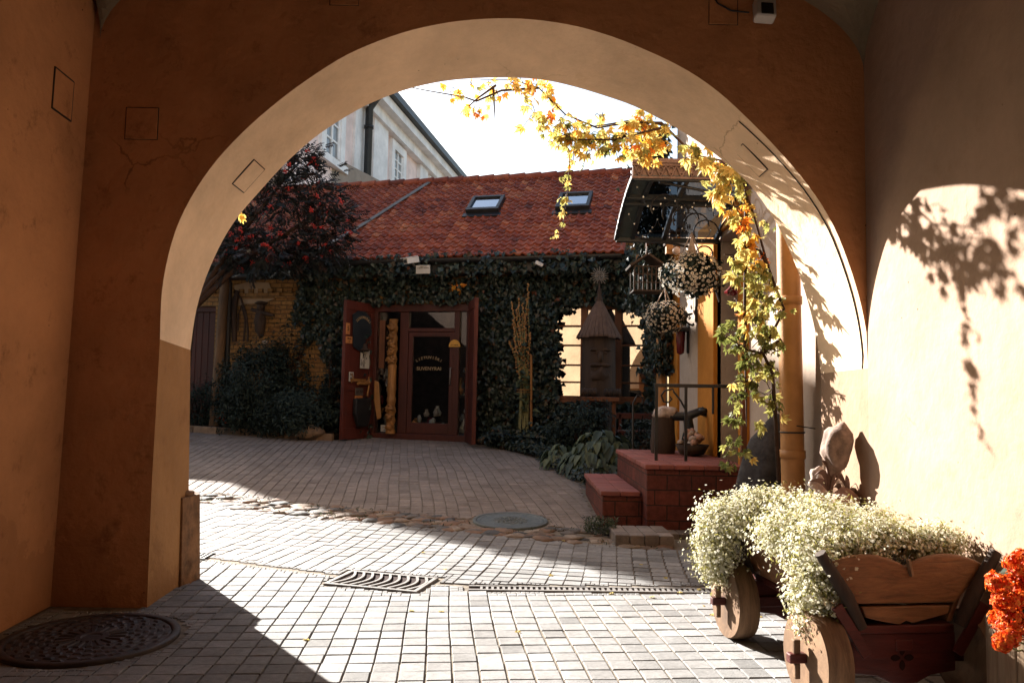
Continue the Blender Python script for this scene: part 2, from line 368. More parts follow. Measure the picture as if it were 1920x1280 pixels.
NEARCOV = V((-2.07, 3.93, 0)); NEARR = .41
c_ = ground(957, 976); FARCOV = V((c_.x, c_.y, c_.z)); FARR = .36
def seg_y(x, pts):
    for (x0, y0), (x1, y1) in zip(pts, pts[1:]):
        if x <= x1: return y0 + (y1 - y0) * (x - x0) / (x1 - x0)
    return pts[-1][1]
DR = [(-9, 7.6), (-2.6, 5.95), (-1.2, 5.36), (-.3, 5.14), (1.45, 5.22), (4, 5.3)]           # seam along the drains
CB = [(-9, 8.9), (-3.4, 8.35), (-2.0, 7.75), (-.4, 7.22), (.9, 6.82), (1.3, 6.7), (4, 6.6)]   # cobbled strip, middle line
CW = .26
BED_L = [(-12, 15.6), (-6.4, 14.85), (-4.9, 14.35), (-3.1, 13.75), (-2.9, 13.75)]
def kerb_line(x): return seg_y(x, BED_L)
BED_R = [(-.55, 13.4), (.0, 12.65), (.45, 11.75), (.70, 10.5), (.94, 9.4), (1.0, 9.0)]
def inpave(x, y):
    for c, r in ((NEARCOV, NEARR), (FARCOV, FARR)):
        if math.hypot(x - c.x, y - c.y) < r + .015: return False
    if grate_in(x, y): return False
    return True
GA, GB = V((-1.20, 5.10, 0)), V((-.57, 4.93, 0)); gd = (GB - GA).normalized(); gp = V((-gd.y, gd.x, 0)); GL, GW = (GB - GA).length, .40
CH0, CH1, CHW = V((-.25, 5.07, 0)), V((1.75, 5.13, 0)), .115
def grate_in(x, y):
    q = V((x, y, 0)) - GA
    if -.02 < q.dot(gd) < GL + .02 and -.02 < q.dot(gp) < GW + .02: return True
    if CH0.x - .015 < x < 2.2 and abs(y - (CH0.y + (x - CH0.x) * .03)) < CHW / 2 + .012: return True
    return False
def pave(name, region, ang, x0, x1, y0, y1, mat, sz=.12, gap=.0038, warp=0, bond=0):
    mb = MB(); M3 = rotz(ang); n = 0
    nx = int((x1 - x0) / sz) + 2; ny = int((y1 - y0) / sz) + 2; cx, cy = (x0 + x1) / 2, (y0 + y1) / 2
    for j in range(-ny, ny + 1):
        for i in range(-nx, nx + 1):
            lx, ly = (i + (bond if j % 2 else 0)) * sz, j * sz
            p = M3 @ V((lx, ly, 0)); p += V((cx, cy, 0))
            if not (x0 - .2 < p.x < x1 + .2 and y0 - .2 < p.y < y1 + .2): continue
            wv = V((noise.noise(V((p.x * .5, p.y * .5, 3))), noise.noise(V((p.x * .5, p.y * .5, 9))), 0)) * warp
            p += wv; a2 = ang + U_(-.012, .012) + noise.noise(V((p.x * .6, p.y * .6, 30))) * warp * .5; ca, sa = math.cos(a2), math.sin(a2)
            dz = U_(-.0018, .0018) + noise.noise(V((p.x * .9, p.y * .9, 1))) * .006; tl = (U_(-.012, .012), U_(-.012, .012)); t = min(1, max(0, .5 + rng.gauss(0, .2)))
            def put(ox, oy, s2, lvl):
                hh = s2 / 2 - gap + U_(-.0015, .0008); cs = [(p.x + (ox + sx * hh) * ca - (oy + sy * hh) * sa, p.y + (ox + sx * hh) * sa + (oy + sy * hh) * ca) for sx, sy in ((-1, -1), (1, -1), (1, 1), (-1, 1))]
                good = [region(*q) and inpave(*q) for q in cs]
                if not all(good):      # a cut paver along an edge
                    if lvl < 2 and (any(good) or region(p.x + ox * ca - oy * sa, p.y + ox * sa + oy * ca)):
                        for sx in (-1, 1):
                            for sy in (-1, 1): put(ox + sx * s2 / 4, oy + sy * s2 / 4, s2 / 2 + gap, lvl + 1)
                    return
                mx, my = sum(q[0] for q in cs) / 4, sum(q[1] for q in cs) / 4; z_ = lambda q: gz(q[1]) + dz + (q[0] - p.x) * tl[0] + (q[1] - p.y) * tl[1]; f = 1 - .055 * sz / s2
                vs_ = [(q[0], q[1], gz(q[1]) + dz - .02) for q in cs] + [(q[0], q[1], z_(q) - .0028) for q in cs] + [(mx + (q[0] - mx) * f, my + (q[1] - my) * f, z_(q)) for q in cs]
                mb.add(vs_, [[8, 9, 10, 11]] + [[4 + k, 4 + (k + 1) % 4, 8 + (k + 1) % 4, 8 + k] for k in range(4)] + [[k, (k + 1) % 4, 4 + (k + 1) % 4, 4 + k] for k in range(4)], t)
            put(0, 0, sz, 0)
    return mb.build(name, mat)
def lwall(y): return -2.72 + (4.5 - y) * .14 if y < 4.5 else (-2.2 if y < 5.15 else -9)
tag(pave('passage_paving', lambda x, y: lwall(y) + .1 < x < 2.08 and y < seg_y(x, DR) - .02 and not (x < -2.1 and 4.42 < y < 5.15), R(5), -2.8, 2.1, 1.2, 7.0, M['paver'], warp=.05), kind='structure')
tag(pave('gateway_paving', lambda x, y: (x > -2.15 if y < 5.2 else x > -8) and x < 2.15 and seg_y(x, DR) + .02 < y < seg_y(x, CB) - CW + .02, R(-11), -8, 2.2, 5.0, 9, M['paver'], warp=.10), kind='structure')
tag(pave('courtyard_paving', lambda x, y: y > seg_y(x, CB) + CW - .02 and (y < kerb_line(x) - .05 if x < -2.9 else y < 14.2) and x < ((.86 if y < 9.2 else 1.0) if y > 7.3 else 2.05) and not (x > -.55 and y > seg_y(x, BED_R) - .02), R(8), -9, 2, 7, 16, M['paverbrown'], warp=.06), kind='structure')

# cobbles: one strip of countless field stones
def cmat():
    m, nt, out = nmat('mixed cobble'); a = N_(nt, 'Attribute', attribute_name='tint')
    r = ramp(nt, [(0, (.06, .06, .06)), (.22, (.11, .10, .095)), (.4, (.13, .095, .07)), (.6, (.17, .10, .065)), (.8, (.18, .12, .085)), (1, (.25, .21, .17))]); nt.links.new(a.outputs['Fac'], r.inputs[0])
    n = noise_n(nt, 16, 8, .7, objco(nt)); r2 = ramp(nt, [(.3, (.6, .6, .6)), (.7, (1.25, 1.25, 1.25))]); nt.links.new(n.outputs[0], r2.inputs[0])
    finish(nt, out, mixc(nt, 1, r.outputs[0], r2.outputs[0], 'MULTIPLY'), .8, n.outputs[0], .5, .015, .25); return m
mb = MB(); x = -6.5
M['cobble'] = cmat()
for i in range(560):
    x = U_(-6.5, 1.35); y = seg_y(x, CB) + U_(-CW, CW)
    if not inpave(x, y): continue
    s = U_(.045, .115); mb.blob((x, y, gz(y) - .012), (s * U_(.9, 1.5), s * U_(.7, 1.1), s * U_(.18, .32)), 2, .3, 1.8, rng.random(), rotz(U_(0, 3)))
tag(mb.build('cobble_strip', M['cobble']), kind='structure')


# ------------------------------------------------------------------ ironwork in the ground
def cover(name, c, r, mat, pattern, label, tilt):
    root = thing(name, c, label, 'manhole cover'); M3 = Matrix.Rotation(tilt, 3, 'X'); n = 144
    mb = MB(); mb.lathe(c, [(r * .90, -.02), (r * .90, .004), (r * .92, .008), (r * .99, .008), (r, .002), (r, -.02)], 64, M3, .45); mb.build('rim', mat, root)
    mb = MB(); rings = [0.001 + r * .885 * k / 44 for k in range(45)]; vs_ = []
    for k, rr in enumerate(rings):
        for j in range(n):
            a = 2 * math.pi * j / n; vs_.append(V(c) + M3 @ V((rr * math.cos(a), rr * math.sin(a), pattern(rr / r, a, k, j) * .007)))
    mb.add(vs_, [[k * n + j, k * n + (j + 1) % n, (k + 1) * n + (j + 1) % n, (k + 1) * n + j] for k in range(44) for j in range(n)], .6); mb.build('lid', mat, root)
    return root
def sunpat(u, a, k, j):
    if u < .12: return .2
    if u < .19: return 1
    if u < .40: return 1 if (j // 4) % 2 else 0
    return 1 if ((j // 4 + k // 4) % 2 and k % 4 and j % 4) else .05
cover('manhole_cover', NEARCOV + V((0, 0, .004)), NEARR, M['iron'], sunpat, 'large rusty round manhole cover with rays and rings in the dark corner of the passage', 0)
cover('manhole_cover', FARCOV + V((0, 0, .004)), FARR, M['ironblue'], lambda u, a, k, j: 1 if (u < .45 and ((j // 6) + (k // 4)) % 2) else (.6 if u > .8 else .1), 'blue grey round manhole cover in the brown courtyard paving beside the steps', math.atan(.055))

root = thing('storm_drain', GA + gd * GL / 2 + gp * GW / 2, 'rectangular storm drain grate with curved bars in the sunlit paving', 'drain grate')
def gq(a, b, z=0): return GA + gd * a + gp * b + Z * z
mb = MB()
for a0, a1, b0, b1 in ((0, GL, 0, .03), (0, GL, GW - .03, GW), (0, .03, .03, GW - .03), (GL - .03, GL, .03, GW - .03)):
    mb.obox(gq(a0, b0, -.03), gd * (a1 - a0), gp * (b1 - b0), Z * .036)
mb.build('frame', M['ironpale'], root, .004)
mb = MB(); mb.obox(gq(.03, .03, -.012), gd * (GL - .06), gp * (GW - .06), Z * .007); mb.build('pit_shade', M['pit_shade'], root)  # shallow plate, the drain's shade is put into its dark colour
mb = MB(); nb = 9
for k in range(nb):
    a = .03 + (GL - .06) * (k + .5) / nb; pts = [gq(a - .018 + .055 * math.sin(math.pi * q / 8) , .03 + (GW - .06) * q / 8, .001) for q in range(9)]
    for p, q in zip(pts, pts[1:]): mb.bar(p, q, .017, .012)
mb.build('bars', M['ironpale'], root)
root = thing('channel_drain', CH0, 'long narrow slotted channel drain running across the paving to the cart', 'channel drain')
d = (CH1 - CH0).normalized(); s_ = V((-d.y, d.x, 0)); L = (CH1 - CH0).length; mb = MB()
mb.obox(CH0 - s_ * CHW / 2 - Z * .02, d * L, s_ * .02, Z * .024); mb.obox(CH0 + s_ * (CHW / 2 - .02) - Z * .02, d * L, s_ * .02, Z * .024); mb.build('edge_rail', M['ironpale'], root)
mb = MB(); mb.obox(CH0 - s_ * (CHW / 2 - .02) - Z * .012, d * L, s_ * (CHW - .04), Z * .006); mb.build('pit_shade', M['pit_shade'], root)
mb = MB(); a = .075
while a < L:
    mb.obox(CH0 + d * a - s_ * (CHW / 2 - .02) - Z * .006, d * .016, s_ * (CHW - .04), Z * .008); a += .036
mb.build('slats', M['ironpale'], root)
mb = MB(); c = ground(366, 1043)
for k in range(6): mb.obox(c + V((-.09 + k * .034, -.09, -.004)), V((.018, 0, 0)), V((0, .18, 0)), Z * .012)
mb.obox(c + V((-.11, -.11, -.01)), V((.22, 0, 0)), V((0, .02, 0)), Z * .02); mb.obox(c + V((-.11, .09, -.01)), V((.22, 0, 0)), V((0, .02, 0)), Z * .02)
tag(mb.build('drain_grate', M['black']), 'small black drain grate at the foot of the left jamb', 'drain grate')

# ------------------------------------------------------------------ the gateway
YN, YF = 4.5, 5.12
near_px = [(276, 1130), (285, 900), (292, 780), (300, 636), (302, 550), (312, 490), (330, 425), (360, 365), (400, 306), (450, 252), (500, 207), (560, 160), (640, 107), (700, 80), (770, 56), (850, 40), (930, 34), (1000, 36), (1080, 48), (1160, 72), (1250, 111), (1304, 140), (1358, 180), (1430, 250), (1466, 288), (1502, 330), (1537, 376), (1565, 425), (1585, 475), (1604, 530), (1617, 580), (1627, 635), (1630, 690), (1633, 1150)]
far_px = [(352, 1080), (354, 900), (356, 760), (357, 656), (365, 590), (380, 535), (394, 499), (419, 446), (448, 402), (486, 360), (521, 320), (559, 283), (602, 248), (643, 222), (684, 198), (734, 177), (777, 163), (836, 151), (900, 146), (960, 145), (1026, 150), (1091, 166), (1187, 197), (1268, 239), (1317, 271), (1362, 305), (1406, 345), (1437, 386), (1465, 434), (1484, 477), (1502, 522), (1515, 566), (1527, 610), (1535, 655), (1539, 700), (1545, 1100)]
def resample(p, n):
    L = [0]
    for a, b in zip(p, p[1:]): L.append(L[-1] + (b - a).length)
    out = []
    for k in range(n + 1):
        s = L[-1] * k / n; i = max(0, min(len(p) - 2, next((q for q in range(len(L) - 1) if L[q + 1] >= s - 1e-9), len(p) - 2)))
        f = (s - L[i]) / (L[i + 1] - L[i]); out.append(p[i].lerp(p[i + 1], f))
    return out
def smooth(p, it=2):
    for _ in range(it): p = [p[0]] + [(p[i - 1] + p[i] * 2 + p[i + 1]) / 4 for i in range(1, len(p) - 1)] + [p[-1]]
    return p
def prof(px, y, li, ri):
    w_ = [atY(a, b, y) for a, b in px]
    for p in (w_[0], w_[-1]): p.z = -.05
    return resample(w_[:li + 1], 12), smooth(resample(w_[li:ri + 1], 90)), resample(w_[ri:], 12)
nl, na, nr = prof(near_px, YN, 3, 32); fl, fa, fr = prof(far_px, YF, 3, 34)
XR = nr[-1].x
for p in nr: p.x = XR
na[-1].x = XR
gate = thing('gatehouse', (0, YN, 0), 'ochre plastered gatehouse passage framing the view with a wide round arch', 'gatehouse')
def strip(a, b, name, mat):
    mb = MB(); rows = 6; n = len(a); vs_ = []
    for q in range(rows + 1): vs_ += [p.lerp(o, q / rows) + V((0, 0, 0)) for p, o in zip(a, b)]
    mb.add(vs_, [[q * n + i, q * n + i + 1, (q + 1) * n + i + 1, (q + 1) * n + i] for q in range(rows) for i in range(n - 1)], .5, True); return mb.build(name, mat, gate)
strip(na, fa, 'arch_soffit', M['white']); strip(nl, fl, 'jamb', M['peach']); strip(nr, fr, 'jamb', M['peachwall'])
cl0, cl1 = atY(95, 1122, YN), atY(180, 0, YN); k = (cl1 - cl0) / (cl1.z - cl0.z)
cb, ct = cl0 + k * (-.05 - cl0.z), cl0 + k * (4.5 - cl0.z)
poly = [cb, ct, V((XR, YN, 4.5))] + na[::-1][:-1] + nl[::-1]
mb = MB(); mb.add(poly, [list(range(len(poly)))]); mb.build('arch_wall', M['ochre'], gate)
poly = [V((-4.6, YF, -.05)), V((-4.6, YF, 7.6)), V((XR + .12, YF, 7.6)), V((XR + .12, YF, -.05))] + fr[::-1] + fa[::-1][1:-1] + fl[::-1]
mb = MB(); mb.add(poly, [list(range(len(poly)))]); mb.build('courtyard_front', M['outer'], gate)
# passage side walls, slightly out of true
def sheet(p00, p10, p01, p11, nu, nv, amp, name, mat):
    mb = MB(); nrm = (p10 - p00).cross(p01 - p00).normalized(); vs_ = []
    for j in range(nv + 1):
        for i in range(nu + 1):
            u, v = i / nu, j / nv; p = p00.lerp(p10, u).lerp(p01.lerp(p11, u), v)
            vs_.append(p + nrm * amp * noise.noise(p * .9) * min(1, 6 * min(u, 1 - u)))
    mb.add(vs_, [[j * (nu + 1) + i, j * (nu + 1) + i + 1, (j + 1) * (nu + 1) + i + 1, (j + 1) * (nu + 1) + i] for j in range(nv) for i in range(nu)], .5, True)
    return mb.build(name, mat, gate)
LW = V((.85, -11.5, 0)); sheet(cb, cb + LW, ct, ct + LW + V((.05, 0, 0)), 40, 36, .025, 'side_wall', M['ochre'])
sheet(V((XR, -7, -.05)), V((XR, YN, -.05)), V((XR, -7, 4.5)), V((XR, YN, 4.5)), 80, 40, .006, 'side_wall', M['rightwall'])
# groin vault bay, then a flat ceiling towards the street
mb = MB(); n = 44; x0, x1, y0, y1 = -2.52, XR, .35, YN; vs_ = []
for j in range(n + 1):
    for i in range(n + 1):
        u, v = i / n * 2 - 1, j / n * 2 - 1; u = math.sin(u * math.pi / 2); v = math.sin(v * math.pi / 2)
        zz = 3.34 - .06 * (u + 1) + .82 * max(math.sqrt(max(0, 1 - u * u)), math.sqrt(max(0, 1 - v * v)))
        vs_.append(((x0 + x1) / 2 + u * (x1 - x0) / 2, (y0 + y1) / 2 + v * (y1 - y0) / 2, zz))
mb.add(vs_, [[j * (n + 1) + i, (j + 1) * (n + 1) + i, (j + 1) * (n + 1) + i + 1, j * (n + 1) + i + 1] for j in range(n) for i in range(n)], .5, False); mb.build('vault', M['vaultplaster'], gate)
mb = MB(); mb.box((-.2, 1.25, 6.0), (8.6, 7.66, 3.0)); mb.box((-.2, -3.35, 4.0), (5.6, 7.3, .3)); mb.build('upper_storey', M['outer'], gate)
mb = MB(); mb.box((-1.95, -7.1, 2.2), (1.7, .3, 4.6)); mb.box((1.55, -7.1, 2.2), (1.5, .3, 4.6)); mb.box((-.15, -7.1, 2.2), (1.9, .28, 4.6)); mb.build('rear_closure', M['ochre'], gate)  # unseen closure added behind the camera to darken the passage
# flush covers and hatches let into the plaster
def hatch(c, ax, ay, nrm, w_, h_, mat, tw=.006):
    nrm = nrm.normalized(); mb = MB(); mb.obox(c - ax * w_ / 2 - ay * h_ / 2 - nrm * .01, ax * w_, ay * h_, nrm * (.010 + .004)); r_ = mb.build('hatch_cover', mat, gate, .003)
    mb = MB()
    for s1, s2, lw, lh in ((-1, 0, tw, h_), (1, 0, tw, h_), (0, -1, w_, tw), (0, 1, w_, tw)):
        q = c + ax * s1 * (w_ / 2 + tw * .5) + ay * s2 * (h_ / 2 + tw * .5); a, b = (tw, h_ + 2 * tw) if s1 else (w_, tw)
        f = U_(.6, 1.5); a, b = (a * f, b) if s1 else (a, b * f)
        mb.obox(q - ax * a / 2 - ay * b / 2 - nrm * .004, ax * a, ay * b, nrm * .006)
    mb.build('gap', M['black'], r_)
X, Y = V((1, 0, 0)), V((0, 1, 0)); NY = V((0, -1, 0))
hatch(atY(266, 232, YN), X, Z, NY, .19, .19, M['ochre'], .004); hatch(atY(1356, 18, YN), X, Z, NY, .17, .19, M['ochre'], .004); hatch(atY(646, -8, YN), X, Z, NY, .17, .12, M['ochre'], .004)
p = cb + k * 3.0 + LW * .02; p = cl0 + k * (2.88 - cl0.z) + LW * .0255
lx = LW.normalized(); ln = Z.cross(lx).normalized(); ln = ln if ln.x > 0 else -ln
hatch(p + ln * .004, lx, k.normalized(), ln, .20, .22, M['ochre'], .008)
def on_soffit(i, f): return na[i].lerp(fa[i], f)
for i, f, w_, h_ in ((17, .62, .17, .20), (69, .55, .15, .22)):
    c = on_soffit(i, f); tn = (na[i + 1] - na[i - 1]).normalized(); ay = (fa[i] - na[i]).normalized(); nrm = tn.cross(ay); nrm = nrm if nrm.dot(V((-.1, 0, 1.8)) - c) > 0 else -nrm
    hatch(c + nrm * .004, tn, (ay - tn * ay.dot(tn)).normalized(), nrm, h_, w_, M['white'], .005)
# cable clipped along the right of the soffit
mb = MB(); mb.tube([na[i].lerp(fa[i], .10 + .22 * max(0, (74 - i)) / 14 * .3) + (V((-.1, 4.5, 1.9)) - na[i]).normalized() * .004 for i in range(66, 91)], .0035, 6); mb.build('cable', M['black'], gate)
# guard stone
root = c = ground(345, 1080); mb = MB(); pz = V((-2.115, 5.10, 0))
mb.prism([pz + V(q) for q in ((-.06, -.12, -.02), (.055, -.14, -.02), (.085, .08, -.02), (-.05, .16, -.02))], (-.03, .02, .57)); vsn = mb.v
mb.v = [tuple(V(p) + V((noise.noise(V(p) * 7), noise.noise(V(p) * 7 + V((9, 1, 1))), 0)) * .02) for p in vsn]
mb.blob(pz + V((-.03, .02, .54)), (.055, .11, .05), 3, .25)
tag(mb.build('guard_stone', M['brownstone'], None, .02), 'rough brown wheel guard stone against the left jamb of the arch', 'guard stone')
# security lamp box on the arch wall
c = atY(1428, 27, YN); root = thing('floodlight', c, 'small white sensor box with black lens on the wall above the arch', 'floodlight')
mb = MB(); mb.box(c + V((0, -.05, 0)), (.125, .08, .155), Matrix.Rotation(R(-18), 3, 'X') @ Matrix.Rotation(R(4), 3, 'Y')); mb.build('housing', M['whitepaint'], root, .018, 3)
mb = MB(); mb.box(c + V((.004, -.093, -.012)), (.075, .012, .085), Matrix.Rotation(R(-18), 3, 'X') @ Matrix.Rotation(R(4), 3, 'Y')); mb.build('lens', M['black'], root, .005)
mb = MB(); mb.tube([atY(1336, -10, YN - .01), atY(1345, 6, YN - .012), atY(1370, 20, YN - .012), atY(1405, 24, YN - .02)], .005, 6); mb.build('lead', M['black'], root)

# unseen timber barn added on the left to darken yard and door reflection
root = thing('unseen_barn', (-7, 5.4, 0), 'unseen dark timber barn added left of the gatehouse to darken the yard', 'barn')
mb = MB(); mb.obox((-9.4, 4.8, -.05), (4.75, 0, 0), (0, .3, 0), (0, 0, 5.6)); mb.obox((-9.4, 5.102, -.05), (.3, 0, 0), (0, 6.9, 0), (0, 0, 5.0)); mb.build('wall', M['darkwood'], root)
mb = MB(); mb.prism([V((-9.6, 4.6, 5.56)), V((-4.62, 4.6, 5.56)), V((-4.62, 3.0, 6.6)), V((-9.6, 3.0, 6.6))], Z * .1); mb.build('roof', M['dark'], root)
# ------------------------------------------------------------------ souvenir shop across the courtyard
FA_ = R(14); U = V((math.cos(FA_), -math.sin(FA_), 0)); N = V((-math.sin(FA_), -math.cos(FA_), 0)); P0 = V((-1.65, 14, 0))
def FP(a, z, o=0): return P0 + U * a + N * o + Z * z
def FA(px, py, o=0):
    p = onpl(px, py, P0 + N * o, N); return (p - P0).dot(U), p.z
def fbox(mb, a0, a1, z0, z1, o0, o1, t=.5): return mb.obox(FP(a0, z0, o0), U * (a1 - a0), N * (o1 - o0), Z * (z1 - z0), t)
shop = thing('souvenir_shop', FP(0, gz(14)), 'low ivy covered souvenir shop with red tiled roof and open red doors across the courtyard', 'shop building')
M['shopbrick'] = brick('yellow brick', (.42, .235, .085), (.33, .165, .06), (.16, .10, .05), .25, .085, FA_, .010, .9, 'x')
dA0, dZ1 = FA(702, 572); dA1 = FA(884, 560)[0]; dZ0 = gz(14)
wA0, wZ1 = FA(1034, 566); wA1, wZ0 = FA(1214, 752)
aL, aR = -8.2, FA(1166, 478, .45)[0]; aRw = aR + .55
EZ, SL = 3.66, R(38); S_ = -N * math.cos(SL) + Z * math.sin(SL); RN = S_.cross(-U).normalized()
if RN.z < 0: RN = -RN
RO = FP(0, EZ, .4)
def RQ(px, py, lift=0):
    p = onpl(px, py, RO + RN * lift, RN) - RO; return p.dot(U), p.dot(S_)
def RP(a, t, h=0): return RO + U * a + S_ * t + RN * h
RT = RQ(900, 340)[1]
sA0 = FA(357, 577)[0] - .3; sA1, sZ1 = FA(405, 574)
mb = MB()
for a0, a1, z0, z1 in ((aL, sA0, 0, 3.9), (sA0, sA1, sZ1, 3.9), (sA1, dA0, 0, 3.9), (dA0, dA1, dZ1, 3.9), (dA1, wA0, 0, 3.9), (wA0, wA1, 0, wZ0), (wA0, wA1, wZ1, 3.9), (wA1, aRw, 0, 3.9)):
    fbox(mb, a0, a1, z0, z1, -.32, 0)
mb.build('wall', M['shopbrick'], shop)
mb = MB(); D = 3.6
for p, a, b, c in ((FP(aL, 0, -.34), -N * D, V((0, 0, 3.9)), U * .1), (FP(aRw, 0, -.34), -N * D, V((0, 0, 3.9)), -U * .1), (FP(aL, 0, -D - .3), U * (aRw - aL), V((0, 0, 3.9)), N * .1)):
    mb.obox(p, a, b, c)
mb.obox(FP(aL, 3.3, -.34), U * (aRw - aL), -N * D, Z * .1); mb.obox(FP(aL, gz(14) - .02, -.34), U * (aRw - aL), -N * D, Z * .03)
mb.build('interior', M['dark'], shop)
# roof: pressed tiles, wave across and a step at every row
def tiles():
    m, nt, out = nmat('red roof tile'); a = N_(nt, 'Attribute', attribute_name='tint')
    r = ramp(nt, [(0, (.105, .028, .018)), (.35, (.22, .050, .026)), (.7, (.31, .082, .038)), (1, (.42, .15, .065))]); nt.links.new(a.outputs['Fac'], r.inputs[0])
    n = noise_n(nt, 5, 9, .75, objco(nt)); r2 = ramp(nt, [(.3, (.45, .42, .42)), (.65, (1.15, 1.1, 1.1))]); nt.links.new(n.outputs[0], r2.inputs[0])
    finish(nt, out, mixc(nt, 1, r.outputs[0], r2.outputs[0], 'MULTIPLY'), .75, n.outputs[0], .3, .01, .25); return m
M['tile'] = tiles()
def roof(a0, a1, t1, h0, name):
    mb = MB(); TW, TR = .155, .175; nc = int((a1 - a0) / TW) + 1; nr_ = int(t1 / TR) + 1; sub = 6
    for r in range(nr_):
        t0 = r * TR; te = min(t1, t0 + TR + .02); row = []
        for i in range(nc * sub + 1):
            a = min(a1, a0 + i * TW / sub); ph = (i % sub) / sub
            row.append((a, .028 * (math.sin(ph * 2 * math.pi) if ph < .5 else math.sin(ph * 2 * math.pi) * .35)))
        hj = U_(-.004, .004)
        for c in range(nc):
            tt = min(1, max(0, .52 + rng.gauss(0, .17) + .25 * noise.noise(V((c * .12, r * .2, 4))))); dt = U_(-.012, .012); dh = U_(-.004, .004); vs_ = []
            for q in range(sub + 1):
                a, h = row[min(c * sub + q, len(row) - 1)]
                vs_ += [RP(a, t0 - .03 + dt, h0 + h - .004 + dh + hj), RP(a, t0 - .03 + dt, h0 + h + .030 + dh + hj), RP(a, te, h0 + h + .0 + dh)]
            mb.add(vs_, [[q * 3 + k, q * 3 + 3 + k, q * 3 + 4 + k, q * 3 + 1 + k] for q in range(sub) for k in (0, 1)], tt, False)
    return mb.build(name, M['tile'], shop)
aV = RQ(808, 346)[0]
roof(aL - .1, aR, RT, .02, 'roof')
mb = MB(); p = [RP(aL, 0, -.06), RP(aR, 0, -.06), RP(aR, RT, -.06), RP(aL, RT, -.06)]; mb.prism(p, RN * .05)
q = [RP(aL, RT, -.06), RP(aR, RT, -.06)]; back = -N * 2.6 - Z * 1.9; mb.prism([q[0], q[1], q[1] + back, q[0] + back], RN * .05); mb.build('roof_deck', M['tile'], shop)
mb = MB(); mb.prism([RP(aL, -.02, -.07), RP(aL, RT, -.02), FP(aL, 3.6, -2.2)], U * .06); mb.build('gable', M['facadewhite'], shop)
mb = MB(); a = aL
while a < aR:
    mb.tube([RP(a, RT + .02, .03), RP(a + .36, RT + .02, .05)], [.075, .085], 10, min(1, max(0, rng.gauss(.5, .2)))); a += .34
mb.build('ridge_tiles', M['tile'], shop)
mb = MB(); mb.tube([RP(aR, -.03, .03), RP(aR, RT, .05)], .045, 8); mb.build('verge', M['tile'], shop)
mb = MB(); p1, p2, p3 = RQ(806, 347), RQ(664, 438), RQ(560, 494); w2 = .05
for a, b in ((p1, p2), (p2, p3)):
    d = V((b[0] - a[0], b[1] - a[1], 0)).normalized(); s = V((-d.y, d.x, 0)) * w2
    mb.prism([RP(a[0] - s.x, a[1] - s.y, .062), RP(a[0] + s.x, a[1] + s.y, .062), RP(b[0] + s.x, b[1] + s.y, .062), RP(b[0] - s.x, b[1] - s.y, .062)], RN * .012)
mb.build('flashing', M['zinc'], shop)
mb = MB(); g = []
for k in range(9):
    th = math.pi * k / 8; g.append((.075 * math.cos(th), -.075 * math.sin(th)))
for (x0_, z0_), (x1_, z1_) in zip(g, g[1:]):
    a, b = FP(aL, EZ - .04 + z0_, .45 + x0_), FP(aL, EZ - .04 + z1_, .45 + x1_); mb.add([a, b, b + U * (aR - aL), a + U * (aR - aL)], [[0, 1, 2, 3]], .5, True)
fbox(mb, aL, aR, EZ - .26, EZ - .06, .30, .34); mb.build('gutter', M['gutter'], shop)
mb = MB(); fbox(mb, aL, aR, EZ - .28, EZ - .25, 0, .33); mb.build('soffit_board', M['darkwood'], shop)
for corners in (((867, 405), (898, 379), (950, 378), (934, 405)), ((1036, 400), (1058, 373), (1117, 371), (1101, 400))):
    q = [RQ(*c) for c in corners]; a0 = (q[0][0] + q[1][0]) / 2; a1 = (q[2][0] + q[3][0]) / 2; t0 = (q[0][1] + q[3][1]) / 2; t1 = (q[1][1] + q[2][1]) / 2
    mb = MB()
    for b0, b1, u0, u1 in ((a0, a1, t0, t0 + .09), (a0, a1, t1 - .07, t1), (a0, a0 + .07, t0 + .09, t1 - .07), (a1 - .07, a1, t0 + .09, t1 - .07)):
        mb.obox(RP(b0, u0, .0), U * (b1 - b0), S_ * (u1 - u0), RN * .15)
    mb.obox(RP(a0 - .05, t0 - .14, .03), U * (a1 - a0 + .1), S_ * .14, RN * .04)
    fr_ = mb.build('skylight', M['gutter'], shop, .008)
    mb = MB(); mb.obox(RP(a0 + .07, t0 + .09, .10), U * (a1 - a0 - .14), S_ * (t1 - t0 - .16), RN * .012); mb.build('pane', M['skyglass'], fr_)
    mb = MB(); mb.obox(RP(a0 + .02, t0 + .03, -.02), U * (a1 - a0 - .04), S_ * (t1 - t0 - .06), RN * .06); mb.build('pane_backing', M['farglass'], fr_)  # pale sheet added under the glass to make the pane paler
